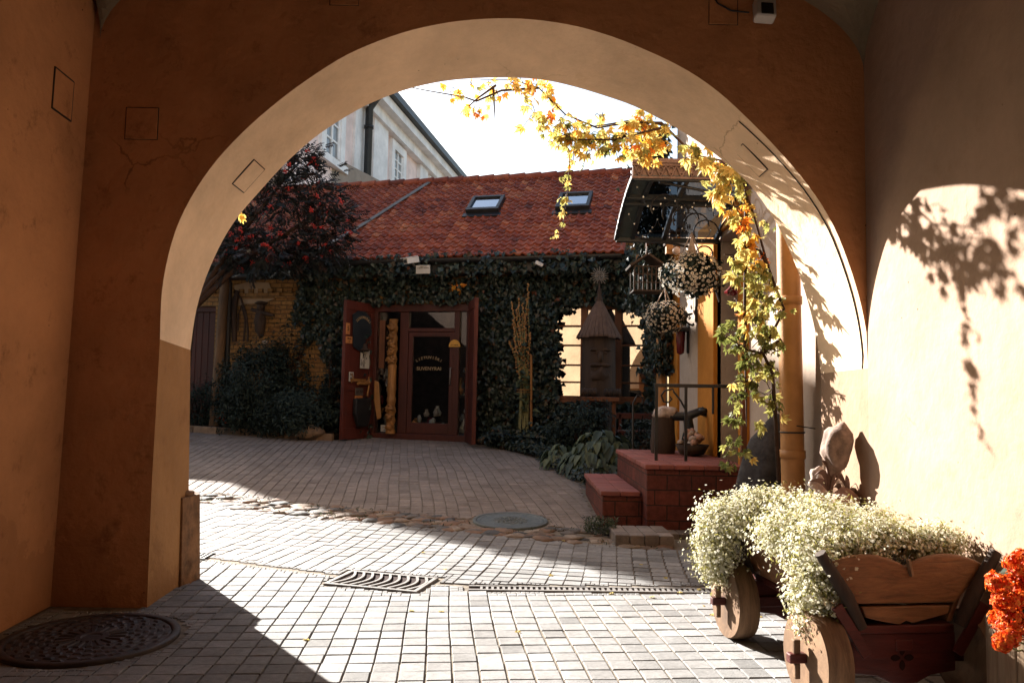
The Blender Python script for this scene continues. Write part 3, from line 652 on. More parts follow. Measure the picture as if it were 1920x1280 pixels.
# display front and glazed door
def FX(px): return FA(px, 700)[0]
zt = FA(790, 578)[1]; z_tr = FA(790, 622)[1]; z_tr0 = FA(790, 613)[1]
zb = dZ0 + .10
mb = MB()
fbox(mb, dA0, dA1, dZ1 - .13, dZ1, -.12, .04); fbox(mb, dA0, dA1, dZ0 - .02, zb, -.14, .06); fbox(mb, dA0, dA0 + .09, zb, dZ1 - .13, -.12, .04); fbox(mb, dA1 - .07, dA1, zb, dZ1 - .13, -.12, .04)
m0, m1 = FX(748), FX(764); n0, n1 = FX(850), FX(860)
fbox(mb, m0, m1, zb, dZ1 - .13, -.10, .01); fbox(mb, n0, n1, zb, dZ1 - .13, -.10, .01); fbox(mb, m1, n0, z_tr, z_tr + .07, -.10, .005)
fr_ = mb.build('door_frame', M['redwood'], shop, .008)
mb = MB(); fbox(mb, dA0 + .09, m0, zb, dZ1 - .13, -.06, -.05); fbox(mb, n1, dA1 - .07, zb, dZ1 - .13, -.06, -.05); fbox(mb, m1, n0, z_tr + .07, dZ1 - .13, -.06, -.05); mb.build('pane', M['doorglass'], fr_)
mb = MB(); b_ = .085
fbox(mb, m1 + .004, m1 + b_, zb + .004, z_tr - .004, -.07, -.01); fbox(mb, n0 - b_, n0 - .004, zb + .004, z_tr - .004, -.07, -.01); fbox(mb, m1 + b_, n0 - b_, z_tr - b_, z_tr - .004, -.07, -.01); fbox(mb, m1 + b_, n0 - b_, zb + .004, zb + .2, -.07, -.01)
gd_ = mb.build('glazed_door', M['redwood'], shop, .006)
mb = MB(); fbox(mb, m1 + b_, n0 - b_, zb + .2, z_tr - b_, -.046, -.038); mb.build('pane', M['doorglass'], gd_)
mb = MB(); hx = n0 - b_ / 2; mb.tube([FP(hx, dZ0 + 1.0, .0), FP(hx, dZ0 + 1.0, .05), FP(hx, dZ0 + 1.3, .05), FP(hx, dZ0 + 1.3, .0)], .014, 8); mb.build('handle', M['silver'], gd_)
def text(s, p, ax, ay, size, mat, name, parent, depth=.003, arc=0, label=None):
    """flat raised lettering; with arc the letters run along a bow of that radius"""
    mbv, mbf = [], []; nn = ax.cross(ay).normalized(); items = []
    def glyphs(t):
        cu = bpy.data.curves.new('lettering', 'FONT'); cu.body = t; cu.size = size; cu.align_x = 'CENTER'; cu.align_y = 'CENTER'; cu.extrude = depth; cu.resolution_u = 3
        ob = bpy.data.objects.new('lettering', cu); COL.objects.link(ob); dg = bpy.context.evaluated_depsgraph_get(); me = bpy.data.meshes.new_from_object(ob.evaluated_get(dg))
        r_ = [v.co.copy() for v in me.vertices], [list(f.vertices) for f in me.polygons]
        bpy.data.objects.remove(ob); bpy.data.curves.remove(cu); bpy.data.meshes.remove(me); return r_
    mb = MB()
    if not arc:
        v, f = glyphs(s); mb.add([p + ax * q.x + ay * q.y + nn * q.z for q in v], f)
    else:
        adv = size * .72
        for i, ch in enumerate(s):
            th = (i - (len(s) - 1) / 2) * adv / arc
            v, f = glyphs(ch); c = p + ax * arc * math.sin(th) + ay * (arc * math.cos(th) - arc); bx, by = ax * math.cos(th) - ay * math.sin(th), ay * math.cos(th) + ax * math.sin(th)
            mb.add([c + bx * q.x + by * q.y + nn * q.z for q in v], f)
    return mb.build(name, mat, parent)
ca, cz = FA(803, 672); text('LIETUVIŠKI', FP(ca, cz + .02, -.034), U, Z, .075, M['gold'], 'lettering', gd_, arc=.5)
ca, cz = FA(803, 691); text('SUVENYRAI', FP(ca, cz, -.034), U, Z, .092, M['gold'], 'lettering', gd_)
# window
mb = MB(); wa, wb = FX(1088), FX(1165); wc, wd = FX(1100), FX(1152)
fbox(mb, wA0, wA1, wZ1 - .07, wZ1, -.12, .01); fbox(mb, wA0, wA1, wZ0, wZ0 + .07, -.12, .03); fbox(mb, wA0, wA0 + .06, wZ0 + .07, wZ1 - .07, -.12, .01); fbox(mb, wA1 - .06, wA1, wZ0 + .07, wZ1 - .07, -.12, .01)
fbox(mb, wa, wc, wZ0 + .07, wZ1 - .07, -.10, .02); fbox(mb, wd, wb, wZ0 + .07, wZ1 - .07, -.10, .02); fbox(mb, wc, wd, wZ1 - .14, wZ1 - .07, -.10, .008)
bars = [FA(1060, y)[1] for y in (611, 647, 684, 716)]
for z in bars:
    fbox(mb, wA0 + .06, wa, z - .015, z + .015, -.09, .0); fbox(mb, wb, wA1 - .06, z - .015, z + .015, -.09, .0)
fr_ = mb.build('window', M['brownwood'], shop, .006)
mb = MB(); fbox(mb, wA0 + .06, wa, wZ0 + .07, wZ1 - .07, -.06, -.05); fbox(mb, wc, wd, wZ0 + .07, wZ1 - .14, -.06, -.05); q_ = FP(wb, wZ0 + .07, -.062); mb.obox(q_, FP(wA1 - .06, wZ0 + .07, -.036) - q_, N * .008, Z * (wZ1 - wZ0 - .14)); mb.build('pane', M['winglass'], fr_)
mb = MB(); fbox(mb, wA0 - .06, wA1 + .06, wZ0 - .06, wZ0 - .002, -.05, .12); mb.build('sill', M['brownwood'], fr_, .006)
# folded back door leaves
def leaf_door(p0, p1, z0, z1, nrm, name):
    d = (p1 - p0); L = d.length; d.normalize(); n = V((-d.y, d.x, 0)); n = n if n.dot(nrm) > 0 else -n; T = .05; mb = MB()
    mb.obox(p0 + Z * z0 - n * T, d * L, n * T, Z * (z1 - z0)); r_ = None
    for a0, a1, b0, b1 in ((0, L, z1 - .16, z1), (0, L, z0, z0 + .2), (0, .1, z0 + .2, z1 - .16), (L - .1, L, z0 + .2, z1 - .16), (.1, L - .1, z0 + .85, z0 + .95)):
        mb.obox(p0 + d * a0 + Z * b0, d * (a1 - a0), n * .018, Z * (b1 - b0))
    o = mb.build(name, M['redleaf'], shop, .006); return p0, d, n, L, o
Hn = FP(dA0 + .02, 0, .06); O1 = atY(644, 700, 13.45); O1.z = 0
LD = leaf_door(Hn, O1, gz(13.5) + .03, dZ1 + .0, V((1, -1, 0)), 'door_leaf')
H2 = FP(dA1 - .02, 0, .06); O2 = atY(889, 700, 12.95); O2.z = 0
RD = leaf_door(H2, O2, gz(13.3) + .03, dZ1 + .02, V((-1, -.5, 0)), 'door_leaf')
mb = MB(); p0, d, n, L, o = LD; mb.obox(p0 + d * .1 + n * .019 + Z * (dZ0 + 1.02), d * .55, n * .02, Z * .05); mb.tube([p0 + d * .62 + n * .03 + Z * (dZ0 + 1.0), p0 + d * .62 + n * .07 + Z * (dZ0 + 1.08), p0 + d * .62 + n * .03 + Z * (dZ0 + 1.16)], .012, 6); mb.build('bolt', M['ochrewood'], o)
# old side door, posts and downpipes on the left
mb = MB(); fbox(mb, sA0, sA1, gz(15), sZ1, -.16, -.10); fbox(mb, sA0, sA1, sZ1 - .10, sZ1, -.10, -.05); k_ = sA0 + .1
while k_ < sA1: fbox(mb, k_, k_ + .012, gz(15), sZ1 - .1, -.10, -.092); k_ += .14
mb.build('side_door', M['redwood'], shop)
mb = MB(); pA, pB = FA(424, 492, .25), FA(405, 715, .25)
mb.tube([FP(pA[0], EZ - .05, .3), FP(pA[0] - .01, 3.2, .25), FP(pB[0], gz(14.6), .25)], [.07, .085, .10], 14); mb.build('timber_post', M['post'], shop)
mb = MB(); pA, pB = FA(433, 500, .15), FA(424, 735, .15)
mb.tube([FP(pA[0] - .02, EZ - .1, .42), FP(pA[0], 3.3, .16), FP(pB[0], gz(14.6), .15)], .05, 12)
for z in (1.4, 2.6): mb.lathe(FP(pA[0] + (pB[0] - pA[0]) * (3.3 - z) / 2.8, z, .155), [(.05, -.03), (.062, -.03), (.062, .03), (.05, .03)], 12)
mb.build('downpipe', M['gutter'], shop)
mb = MB(); fbox(mb, sA1 + .3, FX(560), 3.02, 3.06, 0, .05); a = aL
while a < FX(560): fbox(mb, a, a + .10, 3.12, 3.2, 0.001, .06); a += .21
fbox(mb, sA1 + .2, FX(520), 3.06, 3.12, 0, .04); mb.build('brick_cornice', M['shopbrick'], shop)
# worn plaster patch on the brick
mb = MB(); pp = [FA(x, y) for x, y in ((440, 535), (470, 528), (505, 530), (515, 560), (496, 568), (460, 570), (442, 575))]; mb.prism([FP(a, z, .004) for a, z in pp], N * .012); mb.build('plaster_patch', M['outer'], shop)

# ---- things hung on or standing by the shop
def plate(name, px, py, w_, h_, o, mat, label, cat, words=(), ax=U, nrm=N, at=None, wmat=None, sizes=None, group=None):
    if at is None: a, z = FA(px, py, o); c = FP(a, z, o)
    else: c = at
    root = thing(name, c, label, cat, group); mb = MB(); mb.obox(c - ax * w_ / 2 - Z * h_ / 2 - nrm * .012, ax * w_, nrm * .012, Z * h_); mb.build('board', mat, root, .003)
    for i, (s, dz, sz) in enumerate(words): text(s, c + Z * dz + nrm * .002, ax, Z, sz, wmat or M['lettering'], 'lettering', root, .002)
    return root
c = FP(*FA(782, 497, .40), .40)
root = thing('security_camera', FP(FA(772, 489, .6)[0], FA(772, 489, .6)[1], .5), 'white security camera above the shop door under the tiled eaves', 'security camera')
c = FP(*FA(772, 488, .72), .72); ax = (N * .85 - U * .5 - Z * .25).normalized(); sd_ = ax.cross(Z).normalized(); up = sd_.cross(ax)
mb = MB(); mb.obox(c - sd_ * .06 - up * .05 - ax * .12, sd_ * .12, up * .10, ax * .26); mb.obox(c - sd_ * .07 + up * .052 - ax * .10, sd_ * .14, up * .012, ax * .30); mb.build('housing', M['whitepaint'], root, .012)
mb = MB(); mb.obox(c - sd_ * .04 - up * .035 + ax * .142, sd_ * .08, up * .06, ax * .008); mb.build('lens', M['black'], root)
mb = MB(); mb.tube([c - up * .05, c - up * .12 - ax * .06, FP(FA(776, 500, .34)[0], FA(776, 500, .34)[1], .34)], .018, 8); mb.build('bracket', M['silver'], root)
plate('warning_sign', 793, 505, .26, .15, .72, M['signwhite'], 'small cream sign with black print beside the camera over the shop door', 'sign', (('OBJEKTAS', .050, .028), ('STEBIMAS VAIZDO', .022, .026)))
mb = MB(); c = FP(*FA(1011, 495, .5), .5); mb.box(c, (.14, .10, .06), Matrix.Rotation(R(25), 3, 'Y')); mb.tube([c, c - N * .2 + Z * .1], .012, 6)
tag(mb.build('floodlight', M['whitepaint'], None, .008), 'small white floodlight tucked in the ivy below the eaves', 'floodlight')
plate('shop_notice', 730, 803, .27, .12, .0, M['signwhite'], 'long white notice at the foot of the display window', 'notice', (('SUVENYRAI', .018, .038), ('DOVANOS', -.028, .032)), at=FP(FX(730), FA(730, 803)[1], .012))
a_, z_ = FA(853, 645); root = thing('door_badge', FP(a_, z_, .02), 'small yellow rounded badge on the post of the shop door', 'sign'); mb = MB()
mb.prism([FP(a_ + .11 * math.cos(t_), z_ - .05 + .13 * math.sin(t_), .012) for t_ in [math.pi * k / 10 for k in range(11)]], N * .012); mb.build('board', M['signyellow'], root)
text('ATVIRA', FP(a_, z_ - .02, .026), U, Z, .045, M['lettering'], 'lettering', root)
p0, d, n, L, o = LD
def on_leaf(px, py):
    return onpl(px, py, p0 + n * .03, n)
for px, py, w_, h_, mk, lb, wd_ in ((653, 616, .10, .20, 'signorange', 'narrow orange number plate near the top of the open red door', (('5', 0, .12),)), (655, 637, .17, .12, 'signorange', 'orange rectangular plate under the number plate on the red door', (('PILIES', .02, .045), ('17', -.03, .05))), (659, 706, .12, .17, 'signwhite', 'white printed plate in the middle of the open red door', (('NR', .04, .06), ('204', -.035, .06))), (674, 734, .22, .14, 'zinc', 'grey enamel number plate low on the red door', (('LR 253', 0, .065),)), (673, 747, .21, .10, 'signorange', 'orange number plate below the grey one on the red door', (('KAUNAS', 0, .048),))):
    plate('enamel_plate', 0, 0, w_, h_, 0, M[mk], lb, 'plate', wd_, ax=-d if (-d).dot(X) > 0 else d, nrm=n, at=on_leaf(px, py), group='plates on the open red door')
c = on_leaf(684, 672); ax = -d if (-d).dot(X) > 0 else d; root = thing('door_poster', c, 'pale drawing pinned to the middle of the red door', 'poster'); mb = MB(); mb.obox(c - ax * .13 - Z * .18, ax * .26, n * .006, Z * .36); mb.build('sheet', M['signwhite'], root)
mb = MB()
for k in range(26):
    q = c + ax * U_(-.11, .04) + Z * U_(-.14, .15) + n * .008; mb.bar(q, q + ax * U_(-.04, .04) + Z * U_(-.09, .09), .012, .003)
mb.build('ink_drawing', M['black'], root)
# dark panel with arched lettering, horseshoe shaped
c = on_leaf(680, 615); root = thing('arched_sign', c, 'dark green arched board with gold lettering at the top of the red door', 'sign'); mb = MB()
mb.prism([c + ax * x_ + Z * z_ for x_, z_ in ((-.26, -.35), (-.30, .22), (-.15, .30), (.05, .30), (.22, .2), (.25, -.1), (.1, -.2), (0, -.45))], n * .012); mb.build('board', M['navy'], root); text('SUVENYRAI', c + Z * .19 + n * .016, ax, Z, .07, M['gold'], 'lettering', root, arc=.26)
c = on_leaf(674, 770); mb = MB(); mb.prism([c + ax * x_ + Z * z_ for x_, z_ in ((-.2, .22), (.22, .24), (.24, -.05), (.16, -.28), (-.1, -.28), (-.2, -.05))], n * .09); tag(mb.build('door_mailbox', M['black'], None, .02), 'black bag shaped box hanging on the lower half of the red door', 'mail box')
c = on_leaf(681, 655); mb = MB(); mb.lathe(c + n * .04, [(.0, -.02), (.09, -.02), (.10, 0), (.05, .02), (.03, .10), (0, .11)], 12); mb.bar(c + n * .03 - ax * .12 - Z * .02, c + n * .03 + ax * .12 - Z * .02, .03, .02); tag(mb.build('souvenir_hat', M['darkwood']), 'dark felt hat on a peg above the pale drawing on the red door', 'hat')
c = on_leaf(681, 719) + n * .04; mb = MB(); mb.tube([c - ax * .2, c + ax * .02, c + ax * .1 + Z * .03], [.03, .028, .05], 8); mb.tube([c + ax * .1 + Z * .12, c + ax * .12, c + ax * .08 - Z * .22], .016, 8); tag(mb.build('hooked_cane', M['ochrewood']), 'pale wooden tool with a hooked head across the red door', 'wooden tool')
# souvenirs behind the panes
a_ = FX(740); zc = [FA(740, y)[1] for y in (812, 600)]; prof_ = []; hh = zc[1] - zc[0]
root = thing('totem_pole', FP(a_, zc[0], .12), 'tall honey coloured carved pole before the left display window of the shop', 'carved pole')
mb = MB(); nseg = 46
for k in range(nseg + 1):
    u = k / nseg; r_ = .078 + (.012 * math.sin(u * 70) if not .33 < u < .60 else 0) + (.01 if k % 9 == 0 else 0); prof_.append((r_, hh * u))
mb.lathe(FP(a_, zc[0], .12), prof_, 14); mb.build('shaft', M['ochrewood'], root)
for zz in (.06, .14, .22, .64, .71, .78, .85, .93):
    q = MB(); c = FP(a_, zc[0] + hh * zz, .20); q.blob(c, (U_(.05, .075), .05, U_(.05, .07)), 3, .5, 2.4); q.blob(c + Z * .05 + N * .03 + U * U_(-.04, .04), (.03, .03, .025), 2, .3); q.blob(c - Z * .04 - U * U_(-.06, .06), (.04, .04, .03), 2, .4); q.build('carved_face', M['ochrewood'], root)
for px, py, s_, mk, lb in ((782, 800, .16, 'ochrewood', 'small carved box low behind the glass door'), (806, 796, .14, 'redmetal', 'dark red pot behind the glass door'), (866, 735, .11, 'greyleaf', 'grey glass bowl on the shelf in the right hand pane'), (869, 800, .10, 'signwhite', 'white bottle on the floor of the right hand display pane'), (726, 700, .08, 'silver', 'grey mug on a hook left of the carved pole'), (820, 770, .09, 'signwhite', 'pale figurine seen low through the glass door')):
    a1_, z1_ = FA(px, py, -.2); c = FP(a1_, z1_, -.2); mb = MB(); mb.lathe(c, [(.02, -s_), (s_ * .7, -s_), (s_ * .85, -s_ * .3), (s_ * .45, s_ * .4), (s_ * .3, s_ * .8), (s_ * .4, s_), (.01, s_)], 14)
    tag(mb.build('souvenir', M[mk]), lb, 'souvenir', 'souvenirs behind the shop glass')
for k in range(26):
    px, py = rng.choice(((U_(773, 838), U_(770, 812)), (U_(862, 878), U_(690, 735)), (U_(862, 878), U_(750, 812)), (U_(712, 728), U_(650, 790)))); a1_, z1_ = FA(px, py, -.11); s_ = U_(.04, .085); c = FP(a1_, z1_, -.11); mb = MB()
    if k % 2: mb.lathe(c, [(.01, -s_), (s_ * .6, -s_), (s_ * U_(.5, .9), -s_ * .2), (s_ * .4, s_ * .5), (s_ * .45, s_), (.01, s_)], 10)
    else: mb.blob(c, (s_ * .7, s_ * .6, s_ * 1.1), 2, .4)
    tag(mb.build('trinket', M[('signwhite', 'ochrewood', 'redmetal', 'greyleaf', 'signorange', 'palestone')[k % 6]]), 'small trinket crowded behind the shop door glass', 'trinket', 'trinkets behind the shop glass')
mb = MB(); a1_, z1_ = FA(864, 739, -.12); mb.obox(FP(a1_ - .2, z1_, -.3), U * .42, N * .16, Z * .03); tag(mb.build('shelf', M['ochrewood']), 'short pale shelf across the right hand display pane', 'shelf')
mb = MB(); a1_, z1_ = FA(717, 650, -.02); fbox(mb, a1_ - .06, a1_ + .05, FA(717, 690)[1], FA(717, 600)[1], -.03, -.01); tag(mb.build('hanging_cloth', M['brownwood']), 'brown woven strip hanging in the left edge of the display window', 'cloth')
mb = MB(); pp = [on_leaf(700, 715), on_leaf(707, 716), on_leaf(712, 770), on_leaf(713, 790), on_leaf(706, 786), on_leaf(699, 745)]
mb.prism([FP(*FA(x_, y_, .1), .1) for x_, y_ in ((703, 713), (711, 716), (714, 760), (716, 783), (708, 786), (702, 750))], N * .03); tag(mb.build('wooden_paddle', M['ochrewood'], None, .01), 'long honey coloured wooden paddle leaning by the left door hinge', 'paddle')
# carved beehive log with conical roof
bd = 12.55; bx = atY(1122, 700, bd).x
root = thing('beehive_figure', (bx, bd, gz(bd)), 'carved log beehive with bearded face under a dark conical shingle roof before the window', 'carved beehive')
z0, z1 = gz(bd) - .05, atY(1122, 625, bd).z; zr0, zr1 = atY(1122, 634, bd).z, atY(1122, 566, bd).z; mb = MB()
mb.lathe((bx, bd, 0), [(.27, z0), (.30, z0 + .5), (.285, (z0 + z1) / 2), (.27, z1)], 24); mb.build('log', M['darkwood'], root)
mb = MB(); f0 = V((bx, bd - .26, 0)); zf = lambda y_: atY(1122, y_, bd - .3).z
mb.blob(f0 + Z * zf(668), (.045, .07, .10), 2, .1); mb.blob(f0 + V((-.10, .02, zf(655))), (.08, .05, .03), 2, .2); mb.blob(f0 + V((.10, .02, zf(655))), (.08, .05, .03), 2, .2)
mb.blob(f0 + V((-.08, .0, zf(684))), (.10, .06, .035), 2, .2); mb.blob(f0 + V((.08, .0, zf(684))), (.10, .06, .035), 2, .2); mb.blob(f0 + V((0, .02, zf(702))), (.15, .07, .14), 3, .25)
mb.blob(f0 + V((-.085, .0, zf(661))), (.03, .02, .018), 2, .1); mb.blob(f0 + V((.085, .0, zf(661))), (.03, .02, .018), 2, .1); mb.build('carved_face', M['darkwood'], root)
mb = MB(); nn_ = 30; rr_ = 78 / 1440 * bd / 2 + .03
for k in range(nn_):
    a, b = 2 * math.pi * k / nn_, 2 * math.pi * (k + 1) / nn_ - .02; t_ = rng.random(); dz = U_(-.02, .01); c = V((bx, bd, 0))
    P1, P2, Q1, Q2 = [c + V((math.cos(x_) * r_, math.sin(x_) * r_, zz)) for x_, r_, zz in ((a, rr_, zr0 + dz), (b, rr_, zr0 + dz), (a, .05, zr1), (b, .05, zr1))]
    mb.add([P1, P2, Q2, Q1, P1 + Z * .03, P2 + Z * .03, Q2 + Z * .02, Q1 + Z * .02], [[0, 3, 2, 1], [4, 5, 6, 7], [0, 1, 5, 4], [1, 2, 6, 5], [3, 0, 4, 7]], t_)
mb.lathe((bx, bd, 0), [(.02, zr0 + .06), (rr_ * .8, zr0 + .05), (.04, zr1)], 24); mb.build('conical_roof', M['shingle'], root)
def sun_emblem(c, r, mat, parent, nr_=20):
    mb = MB(); n1 = 28
    for rr in (r * .42, r * .25): mb.tube([c + V((math.cos(2 * math.pi * k / n1) * rr, 0, math.sin(2 * math.pi * k / n1) * rr)) for k in range(n1 + 1)], .009, 6, cap=False)
    for k in range(nr_):
        a = 2 * math.pi * k / nr_; e = V((math.cos(a), 0, math.sin(a))); mb.bar(c + e * r * .44, c + e * r * (1 if k % 2 else .86), .011, .011, up=Y)
    for k in range(4):
        a = math.pi * k / 2; e = V((math.cos(a), 0, math.sin(a))); mb.bar(c, c + e * r * .42, .012, .012, up=Y)
    return mb.build('sun_emblem', mat, parent)
sc_ = atY(1126, 517, bd); mb = MB(); mb.lathe((bx, bd, 0), [(.055, zr1), (.06, zr1 + .06), (.03, zr1 + .10), (.045, zr1 + .16), (.018, zr1 + .22), (.012, sc_.z - .07)], 12); mb.build('finial', M['darkwood'], root)
sc_.x = bx; sun_emblem(sc_, .155, M['silver'], root)
mb = MB(); zz = atY(1122, 748, bd - .4).z; mb.box((bx - .02, bd - .42, zz), (.58, .2, .07)); mb.box((bx - .2, bd - .42, (zz + gz(bd)) / 2 - .03), (.06, .06, zz - gz(bd) - .0)); mb.box((bx + .2, bd - .42, (zz + gz(bd)) / 2 - .03), (.06, .06, zz - gz(bd) - .0)); tag(mb.build('garden_bench', M['brownwood'], None, .008), 'narrow plank bench in front of the beehive figure', 'bench')
for dx, lb in ((-.2, 'ribbed dark clay jar lying at the left end of the plank bench'), (.18, 'ribbed pale wicker roll lying at the right end of the plank bench')):
    mb = MB(); c = V((bx + dx, bd - .42, zz + .105)); mb.lathe(c, [(.02, -.13)] + [(.07 * (1.0 if k % 2 else .82), -.13 + .26 * k / 12) for k in range(13)] + [(.02, .13)], 14, Matrix.Rotation(R(90), 3, 'Y'), smooth=False); tag(mb.build('clay_jar', M['darkwood'] if dx < 0 else M['wicker']), lb, 'jar')
# hollyhock bundle tied to a stake
hd = 13.0; hx = atY(982, 800, hd).x; hz = gz(hd)
root = thing('hollyhock_bundle', (hx, hd, hz), 'tall bundle of tied hollyhock stalks with orange seed heads against the ivy', 'hollyhock'); st, fl_, lf = MB(), MB(), MB()
for k, (px, py) in enumerate(((958, 566), (972, 560), (990, 532), (962, 600), (968, 580), (976, 610), (984, 590), (955, 640), (994, 625), (980, 570), (966, 640), (988, 560))):
    top = atY(px, py, hd + U_(-.1, .1)); ft = V((hx + U_(-.16, .16), hd + U_(-.08, .08), hz)); wst = V((hx + U_(-.07, .07), hd + U_(-.05, .05), atY(980, 735, hd).z))
    pts = [ft, wst, wst.lerp(top, .5) + V((U_(-.03, .03), 0, 0)), top]; st.tube(pts, [.013, .012, .010, .004], 6)
    for q in range(34):
        u = 1 - (q / 34) ** 1.3 * .75; p = wst.lerp(top, u); fl_.blob(p + V((U_(-1, 1), U_(-1, 1), U_(-.5, .5))) * (.012 + .05 * (1 - u)), (.016, .016, .018), 1, .3, t=rng.random())
    for q in range(5):
        p = wst.lerp(top, U_(-.2, .55)); dd = V((U_(-1, 1), U_(-1, .3), U_(-.4, .3))); lf.leaf(p, dd, V((0, -.6, .8)), U_(.10, .17), U_(.09, .15), rng.random())
st.build('stalks', M['greenstem'], root); fl_.build('seed_heads', M['holly'], root); lf.build('leaves', M['hosta'], root)
mb = MB(); mb.tube([V((hx + .13, hd - .06, hz)), atY(996, 665, hd - .06)], .022, 8); mb.build('stake', M['ochrewood'], root)
mb = MB(); c = V((hx, hd, atY(980, 735, hd).z))
for dz in (0, .04): mb.tube([c + V((.13 * math.cos(t_ * .35), .11 * math.sin(t_ * .35), dz)) for t_ in range(19)], .008, 5)
mb.build('tie', M['ochrewood'], root)
# left wall decorations
mb = MB(); pa = [(445, 545), (462, 560), (470, 600), (466, 635), (468, 640), (470, 600), (463, 560)]
hoop = [FP(*FA(x_, y_, .08), .08) for x_, y_ in ((440, 640), (438, 600), (441, 560), (446, 545))]; mb.tube(hoop, [.05, .06, .06, .04], 8)
mb.tube([FP(*FA(x_, y_, .08), .08) for x_, y_ in ((441, 545), (452, 560), (462, 590), (465, 620), (464, 640))], .02, 8); mb.tube([FP(*FA(x_, y_, .08), .08) for x_, y_ in ((446, 620), (447, 590), (453, 572), (460, 600), (457, 640))], .018, 8)
tag(mb.build('ox_yoke', M['darkwood']), 'bent dark wooden yoke hung on the yellow brick beside the downpipe', 'yoke')
c = FP(*FA(488, 605, .12), .12); root = thing('carved_figure', FP(FA(488, 640)[0], FA(488, 640)[1], .1), 'dark carved wooden figure with spread arms on the yellow brick wall', 'carving'); mb = MB()
mb.blob(c, (.10, .07, .30), 3, .25); mb.blob(c + Z * .30, (.08, .07, .09), 2, .2); mb.tube([c - U * .2 + Z * .26, c + Z * .2, c + U * .28 + Z * .14], [.03, .05, .03], 8); mb.build('body', M['darkwood'], root)
mb = MB(); mb.blob(c + Z * .38, (.13, .09, .04), 2, .2); mb.build('hat', M['darkwood'], root)
mb = MB(); c = FP(*FA(497, 641, .2), .2); mb.blob(c, (.06, .05, .035), 2, .3); tag(mb.build('stone', M['palestone']), 'small pale stone on the ledge under the carved figure', 'stone')
# ------------------------------------------------------------------ foliage helpers
def rdir():
    while True:
        v = V((U_(-1, 1), U_(-1, 1), U_(-1, 1)))
        if .05 < v.length < 1: return v.normalized()
def foliage(mb, c, rad, n, L, W, t0=0, t1=1, clumps=14, cs=.32, shell=.55, up=.4, droop=.2, zmin=None):
    """leaves gathered in uneven clumps through an ellipsoid"""
    c = V(c); cl = []
    for k in range(clumps):
        d = rdir(); r = shell + (1 - shell) * rng.random() ** .7; cl.append((V((d.x * rad[0], d.y * rad[1], d.z * rad[2])) * r, U_(.6, 1.3), U_(-.15, .15)))
    for i in range(n):
        q, s, dt = cl[rng.randrange(clumps)]
        o = V((rng.gauss(0, 1) * rad[0], rng.gauss(0, 1) * rad[1], rng.gauss(0, 1) * rad[2])) * cs * s; p = c + q + o
        if zmin is not None and p.z < zmin: continue
        out = (p - c); out = out.normalized() if out.length > 1e-4 else rdir()
        nn = (out * .7 + Z * up + rdir() * .7).normalized(); d = (out * .5 + rdir() - Z * droop)
        d = (d - nn * d.dot(nn)); d = d.normalized() if d.length > 1e-3 else rdir()
        k = U_(.65, 1.25); mb.leaf(p, d, nn, L * k, W * k, min(1, max(0, t0 + (t1 - t0) * (rng.random() ** 1.3) + dt)))
# ------------------------------------------------------------------ ivy on the shop front
def ivy_ok(px, py):
    nz = noise.noise(V((px * .018, py * .018, 2))) * 34 + noise.noise(V((px * .06, py * .06, 7))) * 14
    if 693 < px < 893 and py > 566 + nz * .25: return False
    if 1036 < px < 1214:
        top = 572 + ((px - 1125) / 88) ** 4 * 34; lft = 1044 - max(0, 640 - py) * -.06
        if py > top + nz * .25 and px > 1046 + nz * .2 and px < 1206 + nz * .25 and py < 752: return False
    if px < 640:
        if py < 520 + nz * .5: return px > 455 + nz
        e = 560 + nz * 1.2 if py < 640 else 605 + nz
        return px > e and py < 712 + nz * .8
    return py < 835
ivy = thing('ivy', FP(2, gz(13.5), 0), 'dense dark ivy covering the shop wall around the door and window', 'ivy')
mb = MB(); cnt = 0
a0, a1 = FA(452, 500)[0], FA(1235, 500)[0]
while cnt < 11500:
    a, z = U_(a0, a1), U_(.35, 3.74); o = .03 + abs(rng.gauss(0, .09)) + .09 * max(0, noise.noise(V((a * 1.6, z * 1.6, 5)))) * 2
    o += U_(.08, .34) if z > 3.36 else 0; p = FP(a, z, o); q = CM.inverted() @ p; px, py = 960 - q.x / q.z * FL, 640 + q.y / q.z * FL
    if not ivy_ok(px, py): continue
    nn = (N + rdir() * .65 + Z * .35).normalized(); d = (-Z + rdir() * .8); d = (d - nn * d.dot(nn)).normalized(); k = U_(.06, .125)
    mb.leaf(p, d, nn, k, k * .95, rng.random() ** 1.25 * .96 if rng.random() > .006 else 1); cnt += 1
mb.build('leaves', M['ivy'], ivy)
mb = MB()
for k in range(26):
    a = U_(a0 + 1, a1); pts = []; z = .4
    while z < 3.5: pts.append(FP(a, z, .03)); z += .35; a += U_(-.12, .12)
    q = CM.inverted() @ pts[3]; px = 960 - q.x / q.z * FL
    if 690 < px < 900 or 1030 < px < 1218 or px < 600: continue
    mb.tube(pts, [.02 - .0015 * i for i in range(len(pts))], 5)
mb.build('stems', M['stem'], ivy)
mb = MB(); p = FP(*FA(858, 540, .2), .22)
for k in range(16): mb.leaf(p + rdir() * .09, rdir() - Z * .5, N + rdir() * .5, U_(.06, .11), U_(.05, .09), U_(.7, .95))
tag(mb.build('creeper_sprig', M['creeper']), 'small sprig of orange leaves in the ivy above the shop door', 'creeper')

